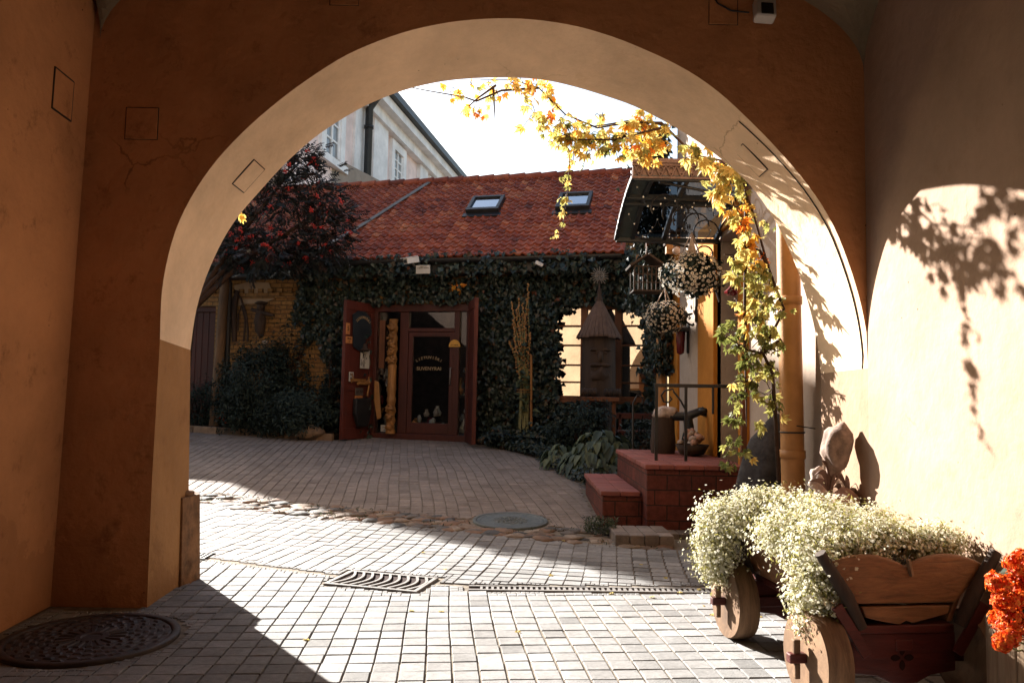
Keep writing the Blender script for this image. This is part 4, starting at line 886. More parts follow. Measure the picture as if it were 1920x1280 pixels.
# ------------------------------------------------------------------ beds and garden plants
mb = MB(); rim = [(-9.5, 15.2), (-6.4, 14.72), (-4.9, 14.25), (-3.15, 13.66), (-2.75, 14.4), (-9.5, 16)]; mb.prism([V((x, y, gz(y) + .10)) for x, y in rim], (0, 0, -.2)); tag(mb.build('garden_bed', M['soil']), kind='structure')
mb = MB(); rim = [(-.5, 13.5), (.05, 12.65), (.5, 11.75), (.75, 10.5), (.98, 9.4), (2.3, 9.4), (2.3, 13.0), (-.3, 13.7)]; mb.prism([V((x, y, gz(y) + .012)) for x, y in rim], (0, 0, -.2)); tag(mb.build('garden_bed', M['soil']), kind='structure')
mb = MB(); pts = [V((-9.5, 15.1, 0)), V((-6.4, 14.62, 0)), V((-4.9, 14.15, 0)), V((-3.1, 13.58, 0))]
for p, q in zip(pts, pts[1:]):
    d = q - p; n_ = int(d.length / .5)
    for k in range(n_):
        a, b = p + d * k / n_, p + d * (k + .97) / n_; a.z, b.z = gz(a.y) + .05 + U_(-.01, .01), gz(b.y) + .05; mb.bar(a, b, .10, .14, rng.random())
tag(mb.build('kerb', M['stone'], None, .012), kind='structure')
def shrub(name, px, py0, py1, w_px, y, label, cat, n, L, W, mat, t1=.9, clumps=26, cs=.22, dep=.8, group=None, stem=True):
    top, bot = atY(px, py0, y), atY(px, py1, y); g = gz(y); cz = (top.z + g) / 2; rz = (top.z - g) / 2; rx = w_px / FL * y / 2
    root = thing(name, (top.x, y, g), label, cat, group); mb = MB(); foliage(mb, (top.x, y, cz), (rx, rx * dep, rz), n, L, W, 0, t1, clumps, cs, .5, .5, .15, g); mb.build('foliage', mat, root)
    if stem:
        mb = MB()
        for k in range(5): mb.tube([V((top.x + U_(-.06, .06), y, g - .02)), V((top.x + U_(-.3, .3) * rx, y + U_(-.2, .2) * rx, cz)), V((top.x + U_(-.7, .7) * rx, y + U_(-.5, .5) * rx, cz + rz * .6))], [.03, .018, .006], 6)
        mb.build('branches', M['stem'], root)
    return root
shrub('dome_bush', 492, 642, 800, 150, 14.2, 'tall dark domed conifer bush in the left bed before the brick wall', 'bush', 11000, .085, .03, M['shrub'], clumps=90, cs=.14)
shrub('juniper', 572, 728, 812, 170, 13.95, 'low spreading dark juniper between the bush and the red doors', 'juniper', 6500, .10, .028, M['shrub'], clumps=50, cs=.18)
shrub('juniper', 470, 750, 800, 110, 14.9, 'low dark juniper at the foot of the tall domed bush', 'juniper', 3000, .09, .028, M['shrub'], clumps=30)
shrub('hedge_shrub', 375, 714, 802, 110, 14.9, 'dark clipped shrub by the jamb in front of the side door', 'shrub', 3800, .06, .03, M['shrub'], clumps=50, cs=.18)
shrub('garden_shrub', 553, 590, 760, 90, 14.55, 'dark leafy shrub under the ivy right of the carved figure', 'shrub', 1500, .09, .05, M['ivy'], clumps=26, cs=.2)
shrub('garden_shrub', 626, 640, 770, 34, 14.1, 'thin dark shrub squeezed beside the open red door', 'shrub', 500, .09, .05, M['ivy'], clumps=12)
shrub('ground_shrub', 1010, 804, 838, 110, 12.6, 'low dark leafy shrub at the foot of the hollyhock stalks', 'shrub', 1500, .09, .06, M['ivy'])
shrub('ground_shrub', 1088, 752, 820, 110, 12.0, 'dark fine leaved shrub below the beehive figure', 'shrub', 1800, .07, .035, M['shrub'])
shrub('ground_shrub', 945, 800, 838, 70, 12.9, 'small dark shrub between the stacked bricks and the hollyhocks', 'shrub', 700, .08, .05, M['ivy'])
shrub('ground_shrub', 1205, 792, 852, 70, 10.6, 'dark narrow leaved plant behind the landing of the steps', 'shrub', 900, .13, .022, M['ivy'])
mb = MB(); c = atY(440, 790, 14.42); c.z = gz(14.42) + .1; root = thing('red_flowers', c, 'small clump of red flowers in the left bed by the kerb', 'flowers'); lf = MB()
for k in range(300): lf.leaf(c + V((U_(-.25, .25), U_(-.15, .15), U_(.05, .22))), rdir() + Z, rdir() + Z, .06, .03, rng.random() * .7)
lf.build('leaves', M['shrub'], root)
for k in range(34):
    p = c + V((U_(-.24, .24), U_(-.2, .02), U_(.12, .30)))
    for j in range(6): mb.leaf(p, rdir() - Y * .5, -Y + Z * .5 + rdir() * .4, .04, .03, rng.random())
mb.build('blossoms', M['redflower'], root)
mb = MB(); c = ground(382, 793)
for k in range(420):
    p = c + V((U_(-.3, .3), U_(-.15, .15), U_(.08, .2))); mb.leaf(p, rdir() + Z * .8, rdir() + Z, .09, .02, rng.random())
tag(mb.build('grey_plant', M['greyleaf']), 'silvery grey feathery plant in the bed beside the left jamb', 'plant')
mb = MB(); c = ground(580, 823) - Y * .1; mb.blob(c + Z * .12, (.27, .2, .145), 3, .18, 1.2, .55); tag(mb.build('boulder', M['stone']), 'rounded tan boulder on the kerb in front of the juniper', 'boulder')
mb = MB(); p = ground(502, 806); mb.tube([p + V((0, .3, 0)), atY(505, 706, p.y + .25)], .018, 7); tag(mb.build('garden_stake', M['ochrewood']), 'thin pale stake standing in front of the domed bush', 'stake')
for k, (px, py, s) in enumerate(((926, 806, .26), (935, 818, .30), (929, 827, .34))):
    mb = MB(); c = ground(932, 832); mb.box(c + V((U_(-.04, .04), 0, .045 + .085 * (2 - k))), (s * .8, .14, .075), rotz(U_(-.4, .4))); tag(mb.build('loose_brick', M['pinkstone'], None, .01), ('top orange brick of the little stack right of the shop door', 'middle orange brick of the little stack right of the shop door', 'bottom orange brick of the little stack right of the shop door')[k], 'brick', 'bricks stacked right of the shop door')
mb = MB(); c = ground(905, 832); mb.blob(c + Z * .05, (.14, .1, .07), 2, .2); tag(mb.build('stone', M['stone']), 'flat brownish stone on the paving between the red door and the brick stack', 'stone')
mb = MB(); c = ground(1060, 884); mb.box(c + V((0, 0, .05)), (.10, .10, .17)); tag(mb.build('edging_block', M['pinkstone'], None, .02), 'small pale upright block edging the hosta bed', 'edging block')
def hosta(px, py, y, n, R_, hgt, label, t0, t1, L=.22):
    c = atY(px, py, y); c.z = gz(y); root = thing('hosta', c, label, 'hosta'); mb, st = MB(), MB()
    for k in range(n):
        a = U_(0, 2 * math.pi); u = rng.random() ** .6; e = V((math.cos(a), math.sin(a), 0)); r = R_ * u; h = hgt * (1 - u * u * .75) * U_(.7, 1.05); p = c + e * r + Z * h
        d = (e + V((U_(-.4, .4), U_(-.4, .4), -.35 - .9 * u))).normalized(); nn = (Z + e * (.4 + .6 * u) + rdir() * .25).normalized(); s = d.cross(nn).normalized(); nn = s.cross(d)
        l = L * U_(.7, 1.2); w2 = l * .36; t_ = min(1, max(0, U_(t0, t1)))
        prf = [(0, .35), (.12, .85), (.35, 1), (.6, .75), (.85, .32), (1, 0)]; vs_ = []
        for f_, ww in prf:
            m_ = p + d * l * f_ - Z * l * .35 * f_ * f_; vs_ += [m_ + s * w2 * ww + nn * w2 * ww * .35, m_, m_ - s * w2 * ww + nn * w2 * ww * .35]
        mb.add(vs_, [[i * 3 + q, i * 3 + q + 1, i * 3 + q + 4, i * 3 + q + 3] for i in range(5) for q in (0, 1)], t_, True)
        if k % 3 == 0: st.tube([c, c + e * r * .5 + Z * h * .8, p], [.008, .006, .004], 5)
    mb.build('leaves', M['hosta'], root); st.build('stalks', M['greenstem'], root); return root
hosta(1130, 880, 10.3, 330, .55, .60, 'large hosta with broad green leaves beside the red steps', .1, .95, .155)
hosta(1052, 862, 10.9, 80, .30, .34, 'smaller yellowish hosta at the edge of the brown paving', .4, 1, .12)
hosta(1182, 872, 9.9, 70, .32, .40, 'dark low hosta against the far side of the steps', .1, .5, .17)
mb = MB(); c = ground(1160, 905)
for k in range(320):
    p = c + V((U_(-.26, .34), U_(-.2, .3), U_(.01, .14))); mb.leaf(p, rdir() + Z * .3, rdir() + Z, U_(.05, .12), .018, U_(0, 1))
tag(mb.build('low_plant', M['hosta']), 'low spiky dark green plant at the foot of the hosta by the lower step', 'plant')
mb = MB(); c = ground(1130, 1000)
for k in range(420):
    p = c + V((U_(-.16, .12), U_(-.12, .12), U_(.0, .13))); mb.leaf(p, rdir() + Z * .8, rdir() + Z, U_(.03, .06), .014, U_(0, 1))
tag(mb.build('weed_tuft', M['hosta']), 'tuft of small weeds growing between cobbles and the paver slab', 'weed')
mb = MB()
for k in range(900):
    x = U_(-5.5, 1.3); y = seg_y(x, CB) + U_(-CW, CW) * 1.1
    if not inpave(x, y): continue
    if noise.noise(V((x * 1.5, y * 3, 8))) < -.05: continue
    mb.leaf(V((x, y, gz(y))), rdir() + Z * 1.2, rdir(), U_(.015, .05), .01, U_(0, .9))
tag(mb.build('moss_grass', M['hosta']), 'thin grass and moss between the cobbles', 'grass', kind='stuff')
mb = MB(); n_ = 0
while n_ < 5200:
    x, y = U_(-.6, 2.1), U_(9.1, 13.3); bx0 = None
    for (xa, ya), (xb, yb) in zip(BED_R, BED_R[1:]):
        if min(ya, yb) <= y <= max(ya, yb): bx0 = xa + (xb - xa) * (y - ya) / (yb - ya)
    if bx0 is None or x < bx0 - .06 or rng.random() < max(0, (x - bx0 - .7) * .6): continue
    hgt = .05 + .14 * max(0, .5 + noise.noise(V((x * 3, y * 3, 6)))); nn = (Z * .8 - Y * .4 + rdir() * .7).normalized(); d_ = rdir(); d_ = (d_ - nn * d_.dot(nn)).normalized()
    mb.leaf(V((x, y, gz(y) + .05 + U_(0, hgt))), d_, nn, U_(.06, .12), U_(.04, .07), rng.random() * .9); n_ += 1
tag(mb.build('ground_cover', M['ivy']), 'dark low ground cover spreading over the bed up to the paving edge', 'ground cover', kind='stuff')
mb = MB(); dc, ed = atY(1205, 790, 11.6), 0; g = gz(11.6)
for x0_, x1_ in ((-.32, -.28), (.28, .32)):
    for dy in (0, .28): mb.box((dc.x + (x0_ + x1_) / 2, 11.6 + dy, g + .22), (.04, .04, .44))
mb.box((dc.x, 11.74, g + .45), (.72, .36, .035)); mb.box((dc.x, 11.9, g + .68), (.72, .03, .09)); mb.box((dc.x - .3, 11.9, g + .58), (.04, .03, .26)); mb.box((dc.x + .3, 11.9, g + .58), (.04, .03, .26))
tag(mb.build('garden_chair', M['redwood'], None, .006), 'low reddish wooden garden seat among plants left of the landing', 'garden seat')

# ------------------------------------------------------------------ rowan tree
td = 13.2; base = V((atY(336, 800, td).x, td, gz(td)))
root = thing('rowan_tree', base, 'rowan tree with dark leaves and red berries leaning over the tiled roof', 'tree'); tr, lf, be = MB(), MB(), MB()
h1 = V((base.x + .1, td, 2.6)); tr.tube([base, base + V((.03, 0, 1.2)), h1], [.12, .10, .085], 10)
limbs = []
for lx_, ly_ in ((600, 400), (540, 330), (490, 450)):
    e = atY(lx_, ly_, td + U_(-.15, .15)); pts = [h1, h1.lerp(e, .3) + V((0, 0, .12)), h1.lerp(e, .6) + V((0, .06, .16)), h1.lerp(e, .85) + V((0, 0, .06)), e]; tr.tube(pts, [.06, .045, .034, .022, .010], 7); limbs += pts[1:]
cls = [(470, 350, 60, 46), (520, 320, 52, 40), (575, 300, 26, 22), (590, 345, 44, 36), (560, 380, 60, 46), (615, 375, 42, 34), (632, 420, 40, 40), (600, 440, 52, 34), (540, 440, 56, 40), (480, 420, 56, 46), (450, 460, 46, 30), (510, 470, 50, 24), (575, 475, 40, 18), (420, 400, 50, 60), (440, 330, 50, 50), (530, 360, 50, 40), (432, 462, 40, 36), (470, 492, 50, 20), (415, 440, 30, 40), (540, 488, 40, 16), (610, 470, 40, 22)]
for px, py, rx, ry in cls:
    y = td + U_(-.45, .35); c = atY(px, py, y); k = y / FL; rx, ry = rx * k, ry * k
    lb = min(limbs, key=lambda w: (w - c).length); mid = lb.lerp(c, .5) + V((U_(-.08, .08), U_(-.1, .1), U_(.0, .14))); tr.tube([lb, mid, c], [.02, .014, .005], 6)
    for i in range(64):
        q = c + V((rng.gauss(0, .55) * rx, rng.gauss(0, .45) * rx, rng.gauss(0, .55) * ry)); d = (q - c + rdir() * .15 + V((.1, -.1, 0))).normalized(); d.z -= .25; d.normalize()
        nn = (Z + rdir() * .8).normalized(); s = d.cross(nn).normalized(); L_ = U_(.12, .2); t_ = rng.random() ** 1.5
        for j in range(5):
            b = q + d * L_ * (.15 + .2 * j)
            for sg in (-1, 1): lf.leaf(b, (s * sg + d * .55 - Z * .15), nn, U_(.065, .10), .034, min(1, t_ + U_(0, .15)))
        lf.leaf(q + d * L_, d, nn, .085, .034, t_)
        if i % 9 == 0: tr.tube([c, q], [.006, .003], 5)
    for i in range(4):
        q = c + V((rng.gauss(0, .45) * rx, -rx * U_(.3, .8), rng.gauss(0, .45) * ry - .04))
        for j in range(13): be.blob(q + rdir() * U_(.01, .055), (.013, .013, .013), 1, 0)
tr.build('trunk', M['stem'], root); lf.build('crown', M['rowan'], root); be.build('berries', M['berry'], root)

# ------------------------------------------------------------------ building on the right with steps and canopy
XF = 2.2; rb = thing('right_building', (XF, 7.7, 0), 'pale building with orange pilasters and a dark doorway along the right side of the courtyard', 'building')
def yat(px): return atX(px, 740, XF).y
y_end = yat(1268); yP0, yP1 = yat(1345), yat(1315); yD0 = yat(1392)
mb = MB()
for a, b, z0, z1 in ((YF + .003, yD0, -.05, 7), (yD0, yP0, 2.95, 7), (yP0, y_end, -.05, 7)): mb.obox((XF, a, z0), (3, 0, 0), (0, b - a, 0), (0, 0, z1 - z0))
mb.build('wall', M['facadewhite'], rb)
mb = MB(); mb.obox((XF + .28, yD0, .6), (.06, 0, 0), (0, yP0 - yD0, 0), (0, 0, 2.35)); y = yD0 + .06
for q in range(2):
    for z0, z1 in ((.75, 1.5), (1.6, 2.75)):
        yy = yD0 + .08 + q * (yP0 - yD0 - .1) / 2; mb.obox((XF + .255, yy, z0), (.025, 0, 0), (0, (yP0 - yD0) / 2 - .1, 0), (0, 0, z1 - z0))
mb.build('door', M['darkwood'], rb, .008)
mb = MB(); mb.obox((XF - .045, yP0 + .0, .6), (.09, 0, 0), (0, yP1 - yP0, 0), (0, 0, 2.4)); mb.obox((XF - .045, yD0 - .22, .6), (.09, 0, 0), (0, .22, 0), (0, 0, 2.4)); mb.obox((XF - .047, yD0 - .22, 3.0), (.094, 0, 0), (0, yP1 - yD0 + .22, 0), (0, 0, .2)); mb.build('door_surround', M['facadeorange'], rb, .008)
mb = MB(); mb.obox((XF - .03, yat(1274), .3), (.06, 0, 0), (0, .55, 0), (0, 0, 3.2)); mb.build('pilaster', M['facadeorange'], rb, .008)
mb = MB(); px_ = atY(1241, 680, 10.7).x; mb.tube([V((px_, 10.7, .25)), V((px_, 10.7, 3.3)), V((px_ + .12, 10.72, 3.6))], .078, 14)
for z in (1.1, 2.0): mb.lathe((px_, 10.7, z), [(.08, -.02), (.088, -.02), (.088, .02), (.08, .02)], 14)
mb.tube([V((px_ + .13, 10.6, .3)), V((px_ + .13, 10.6, 3.2))], .03, 8); mb.build('downpipe', M['pipepaint'], rb)
# front drainpipe close to the arch
mb = MB(); pd = 5.62; pt, pb = atY(1478, 470, pd), atY(1487, 900, pd); dd = (pt - pb) / (pt.z - pb.z); r_ = 42 / FL * pd / 2
mb.tube([pb + dd * (-.02 - pb.z), pb + dd * (2.2 - pb.z), pb + dd * (4.4 - pb.z)], r_, 20)
for z in (.86, 1.98): mb.lathe(pb + dd * (z - pb.z), [(r_, -.03), (r_ + .009, -.03), (r_ + .009, .03), (r_, .03)], 20)
tag(mb.build('drainpipe', M['pipepaint']), 'thick ochre drainpipe standing just outside the right side of the arch', 'drainpipe')
mb = MB(); z = atY(1487, 905 - 10, pd).z; c = pb + dd * (atY(1487, 810, pd).z - pb.z); mb.tube([c + V((r_ * 1.05 * math.cos(a), r_ * 1.05 * math.sin(a), 0)) for a in [2 * math.pi * k / 20 for k in range(21)]], .006, 5); mb.tube([c + V((0, -r_ - .01, .05)), c + V((.15, -.05, .03)), c + V((.5, .0, .02))], .004, 5); tag(mb.build('wire_tie', M['black']), 'thin dark wire tied round the ochre drainpipe', 'wire')
# steps
stp = thing('entrance_steps', (1.2, 7.1, 0), 'red clinker brick steps and landing under the canopy', 'steps')
n1 = atY(1213, 870, 7.1); XL, ZL, YL = n1.x, n1.z - .0, 7.1
s1 = atY(1130, 920, 7.32); XS, ZS = s1.x, s1.z; SY1 = 8.95
LY1 = 9.05
mb = MB(); mb.obox((XL, YL, -.05), (XF - XL - .002, 0, 0), (0, LY1 - YL, 0), (0, 0, ZL - .045 + .05)); mb.obox((XS, YL + .22, -.05), (XL - XS - .002, 0, 0), (0, SY1 - YL - .22, 0), (0, 0, ZS - .045 + .05)); mb.build('brickwork', M['stairbrick'], stp, .012)
mb = MB(); k = 0
def slabs(x0, x1, y0, y1, z, nx, ny):
    for i in range(nx):
        for j in range(ny):
            mb.obox((x0 + (x1 - x0) * i / nx + .002, y0 + (y1 - y0) * j / ny + .002, z - .045), ((x1 - x0) / nx - .004, 0, 0), (0, (y1 - y0) / ny - .004, 0), (0, 0, .045 + U_(-.002, .002)), rng.random())
slabs(XL - .02, XF - .003, YL - .02, LY1 + .02, ZL, 7, 7); mb.build('treads', M['redtile'], stp, .008); mb = MB(); slabs(XS - .02, XL - .022, YL + .20, SY1 + .02, ZS, 2, 7); mb.build('treads', M['redtile'], stp, .008)
mb = MB()
p0_, p1_ = atZ(1152, 978, .10), atZ(1240, 1000, .10)
for i in range(4):
    for j in range(3): mb.obox((.90 + i * .125, 6.55 + j * .17, -.04), (.12, 0, 0), (0, .165, 0), (0, 0, .135 + U_(-.004, .004)), rng.random())
for i in range(7): mb.obox((1.41 + i * .1, 6.86, -.04), (.095, 0, 0), (0, .2, 0), (0, 0, .10), rng.random())
tag(mb.build('paver_step', M['paverbrown'], None, .008), 'low step of brown pavers in front of the red brick landing', 'paver step')
# railing
rl = thing('handrail', (1.45, 7.5, ZL), 'black wrought iron handrail with scrolls on the red landing', 'handrail'); yR = 7.55
a = atY(1231, 722, yR); b = V((XF - .02, yR, atY(1360, 724, yR).z)); mb = MB(); mb.bar(V((a.x - .02, yR, a.z)), b, .03, .035); mb.build('rail', M['gutter'], rl, .004)
mb = MB(); mb.bar(V((a.x, yR, ZL)), V((a.x, yR, a.z)), .028, .028); mb.build('post', M['gutter'], rl)
x2 = atY(1286, 790, yR).x; mb = MB(); mb.bar(V((x2, yR, ZL)), V((x2, yR, a.z)), .026, .026); mb.build('post', M['gutter'], rl)
x3 = atY(1337, 750, yR).x; mb = MB(); mb.bar(V((x3, yR, a.z - .27)), V((x3, yR, a.z)), .02, .02); mb.build('post', M['gutter'], rl)
mb = MB(); w_ = x2 - a.x; cx, cz = a.x + w_ * .42, a.z - .10
sc = [V((x2, yR, a.z - .24)), V((x2 - .05, yR, a.z - .15)), V((x2 - .12, yR, a.z - .06)), V((cx + .04, yR, a.z - .035)), V((cx - .04, yR, a.z - .05)), V((cx - .075, yR, cz)), V((cx - .05, yR, cz - .06)), V((cx + .0, yR, cz - .065)), V((cx + .03, yR, cz - .03)), V((cx + .01, yR, cz - .01))]
mb.tube(sc, .010, 6); mb.build('scroll', M['gutter'], rl)
rl2 = thing('handrail', (1.0, 9.2, 0), 'thin dark scrolled rail on the far left edge of the steps', 'handrail'); mb = MB(); c = atY(1195, 740, 9.3); mb.tube([V((c.x - .05, 9.3, .5)), V((c.x - .05, 9.3, c.z - .1)), V((c.x - .0, 9.3, c.z)), V((c.x + .07, 9.3, c.z - .03)), V((c.x + .06, 9.3, c.z - .1))], .012, 6); mb.bar(V((c.x + .02, 9.3, c.z + .02)), V((a.x, 9.3, c.z + .05)), .02, .02); mb.build('rail', M['gutter'], rl2)
# canopy: bowed smoked sheet on an iron frame
cy0, cy1 = 6.98, 8.12; cn = atY(1186, 330, cy0); cf = atY(1157, 446, cy1); XC = (cn.x + cf.x) / 2; ZC, ZF = cn.z, cf.z
can = thing('door_canopy', (XF, cy0, ZC), 'dark curved glass and iron canopy with a scrolled front over the right hand doorway', 'canopy')
def CZ(u): return ZC + (ZF - ZC) * (.72 * u ** 1.9 + .28 * u)
def CQ(x, u, dz=0): return V((x, cy0 + (cy1 - cy0) * u, CZ(u) + dz))
UU = [k / 12 for k in range(13)]; XB = XC + .17; XM = atY(1290, 340, cy0).x; XE = XF - .012
mb = MB(); vs_ = [CQ(x, u, .02) for x in (XB, XE) for u in UU]; mb.add(vs_, [[i, i + 1, 14 + i, 13 + i] for i in range(12)], .5, True); mb.build('sheet', M['canopyglass'], can)
mb = MB()
for a, b in zip(UU, UU[1:]): mb.prism([CQ(XC, a, -.01), CQ(XB, a, -.01), CQ(XB, b, -.01), CQ(XC, b, -.01)], Z * .02)
mb.build('side_band', M['bandblue'], can)
mb = MB()
for x in (XC, XB, XM, XE - .03):
    for a, b in zip(UU, UU[1:]): mb.bar(CQ(x, a, -.015), CQ(x, b, -.015), .045, .045)
for u, w_ in ((0, .05), (.36, .06), (.46, .05), (1, .07)): mb.bar(CQ(XC, u, -.02), CQ(XE, u, -.02), w_, .05)
mb.build('frame', M['navy'], can, .004)
mb = MB(); zf0 = ZC - .02; xw = XE - .02
mb.bar(V((XC - .02, cy0 - .03, zf0 + .125)), V((xw, cy0 - .03, zf0 + .125)), .03, .02, up=Y); mb.bar(V((XC - .02, cy0 - .03, zf0)), V((xw, cy0 - .03, zf0)), .02, .02, up=Y); mb.bar(V((XC - .02, cy0 - .035, zf0 + .155)), V((xw, cy0 - .035, zf0 + .155)), .04, .035, up=Y)
mb.obox((XC - .01, cy0 - .018, zf0), (xw - XC, 0, 0), (0, .012, 0), (0, 0, .14))
nS = 11
for k in range(nS):
    w2 = (xw - XC) / nS; x0_ = XC + w2 * k
    mb.tube([V((x0_ + w2 * (u / 10), cy0 - .03, zf0 + .06 + .045 * math.cos(u / 10 * 2 * math.pi))) for u in range(11)], .008, 5); mb.tube([V((x0_ + w2 * (.5 + .28 * math.cos(u)), cy0 - .03, zf0 + .075 + .03 * math.sin(u))) for u in [q * .7 for q in range(10)]], .006, 5)
mb.build('scroll_rail', M['rust'], can)
mb = MB()
for yy, u in ((cy0 + .06, .05), (cy1 - .05, .95)):
    zz = CZ(u); mb.tube([V((XF - .01, yy, zz - .7)), V((XF - .10, yy, zz - .42)), V((XF - .35, yy, zz - .12)), V((XC + .25, yy, zz - .03))], .014, 6)
    mb.tube([V((XF - .16 - .11 * math.cos(t_) * (1 - t_ / 9), yy, zz - .2 + .11 * math.sin(t_) * (1 - t_ / 9))) for t_ in [q * .4 for q in range(18)]], .009, 6)
mb.build('bracket', M['gutter'], can)
mb = MB()
for k in range(5):
    c = CQ(1.45 + k * .13, .3 + .1 * k, -.03); mb.tube([c + V((.13 * math.cos(t_), 0, .13 * math.sin(t_) - .12)) for t_ in [q * .33 for q in range(12)]], .008, 5)
tag(mb.build('hanging_rings', M['gutter']), 'thin curled willow hoops hanging under the glass canopy', 'ornament')
mb = MB(); root = None; wire = []
for q in range(2):
    yy = cy0 + .1 + q * .55; prev = None
    for k in range(18):
        u = k / 17; p = V((XC + .06 + (XF - XC - .2) * u, yy + U_(-.08, .08) + .3 * u, CZ(.1 + q * .5) - .05 - .2 * abs(math.sin(u * 9)))); mb.blob(p, (.009, .009, .012), 1, 0)
        if prev: wire.append((prev, p))
        prev = p
lt = thing('fairy_lights', (XC, cy0, ZC), 'string of tiny unlit fairy lights looped under the canopy', 'string lights'); mb.build('bulbs', M['bulb'], lt)
mb = MB()
for p, q in wire: mb.tube([p, p.lerp(q, .5) - Z * .03, q], .003, 4, cap=False)
mb.build('wire', M['black'], lt)
# ivy climbing the far corner of the building
mb = MB(); 
for k in range(4600):
    u = rng.random(); z = 2.4 + 2.6 * u; p = V((XF - .05 - abs(rng.gauss(0, .16)) - .2 * rng.random(), y_end + .05 + U_(-.1, .5), z))
    if rng.random() < .3: p = V((XF - abs(rng.gauss(.0, .16)), y_end + U_(.0, .6), U_(1.6, 3.4)))
    mb.leaf(p, -Z + rdir() * .8, -X + rdir() * .7, U_(.06, .11), U_(.05, .1), rng.random())
tag(mb.build('ivy', M['ivy']), 'dark ivy climbing the far corner of the pale building above the canopy', 'ivy')
# wall lamp, scroll bracket, bell, lantern house and bird house
c = atX(1291, 640, XF); c.x = XF - .08; lp = thing('wall_lantern', c, 'narrow dark red wall lantern with black hood on the pale wall', 'wall lantern'); mb = MB()
zt_, zb_ = atX(1291, 622, XF).z, atX(1291, 662, XF).z
mb.lathe((c.x - .02, c.y, 0), [(.01, zb_ - .02), (.045, zb_), (.06, zt_ - .04), (.06, zt_)], 12); mb.build('glass', M['redmetal'], lp)
mb = MB(); mb.obox((c.x - .13, c.y - .09, zt_), (.2, 0, 0), (0, .18, 0), (0, 0, .05)); mb.bar(V((XF, c.y, zt_ + .02)), V((c.x, c.y, zt_ + .02)), .04, .03); mb.obox((XF - .015, c.y - .05, zb_), (.015, 0, 0), (0, .1, 0), (0, 0, zt_ - zb_ + .1)); mb.build('hood', M['black'], lp, .006)
c = atX(1308, 585, XF); mb = MB(); mb.bar(V((XF - .015, c.y, c.z - .12)), V((XF - .015, c.y, c.z + .35)), .03, .03); mb.tube([V((XF - .02 - .16 * (1 - t_ / 7) * abs(math.cos(t_)) - .02, c.y - .07 * math.cos(t_), c.z - .09 + .07 * math.sin(t_))) for t_ in [q * .45 for q in range(13)]], .012, 6); mb.tube([V((XF - .02, c.y, c.z + .3)), V((XF - .3, c.y - .02, c.z + .34)), V((XF - .46, c.y, c.z + .42))], .014, 6)
tag(mb.build('scroll_bracket', M['gutter']), 'black iron scroll bracket on the pale wall behind the daisy baskets', 'bracket')
def hut(name, px0, px1, py0, pyr, py1, y, label, cat, mr, mbod, bars_=False):
    a, b = atY(px0, pyr, y), atY(px1, py1, y); w2 = b.x - a.x; cx = (a.x + b.x) / 2; ap = atY((px0 + px1) / 2, py0, y).z; root = thing(name, (cx, y, b.z), label, cat); mb = MB()
    if not bars_: mb.box((cx, y, (a.z + b.z) / 2), (w2 * .72, w2 * .6, a.z - b.z))
    else:
        mb.box((cx, y, b.z), (w2 * .8, w2 * .7, .02))
        for k in range(14): mb.bar(V((cx - w2 * .38 + (k % 7) * w2 * .125, y + w2 * (.32 if k > 6 else -.32), b.z)), V((cx - w2 * .38 + (k % 7) * w2 * .125, y + w2 * (.32 if k > 6 else -.32), a.z)), .012, .012)
        for k in range(4): mb.bar(V((cx - w2 * .4, y - w2 * .33, b.z + (a.z - b.z) * k / 3)), V((cx + w2 * .4, y - w2 * .33, b.z + (a.z - b.z) * k / 3)), .012, .012)
    if not bars_: mb.lathe((cx, y - w2 * .3, (a.z + b.z) / 2), [(.001, -.004), (.03, -.004), (.03, .004), (.001, .004)], 12, Matrix.Rotation(R(90), 3, 'X'))
    mb.build('body', mbod, root); mb = MB()
    for s in (-1, 1): mb.prism([V((cx, y - w2 * .45, ap)), V((cx + s * w2 * .5, y - w2 * .45, a.z - .01)), V((cx + s * w2 * .5, y + w2 * .45, a.z - .01)), V((cx, y + w2 * .45, ap))], V((s * .01, 0, .02)))
    mb.build('roof', mr, root); mb = MB(); mb.tube([V((cx, y, ap)), V((cx + .01, y, ap + .1)), V((cx, y, ap + .28)), V((cx + .1, y, ap + .33)), V((XF - .01, y, ap + .34))], .006, 5); mb.build('hook', M['rust'], root); return root
hut('wicker_birdhouse', 1178, 1243, 482, 502, 548, 9.6, 'dark woven twig bird house hanging left of the upper daisy basket', 'bird house', M['wicker'], M['wicker'], True)
hut('birdhouse', 1246, 1264, 450, 459, 476, 9.3, 'tiny orange bird house hanging above the upper daisy basket', 'bird house', M['darkwood'], M['ochrewood'])
hut('red_lantern', 1362, 1384, 538, 548, 553, 7.9, 'small red lantern house hanging in front of the dark doorway', 'lantern', M['redmetal'], M['redmetal'])
mb = MB(); c = atY(1268, 470, 9.2); mb.blob(c, (.05, .05, .05), 2, 0); mb.tube([c, c + Z * .4], .004, 5); tag(mb.build('glass_ball', M['palestone']), 'small pale ball hanging beside the orange bird house', 'ornament')
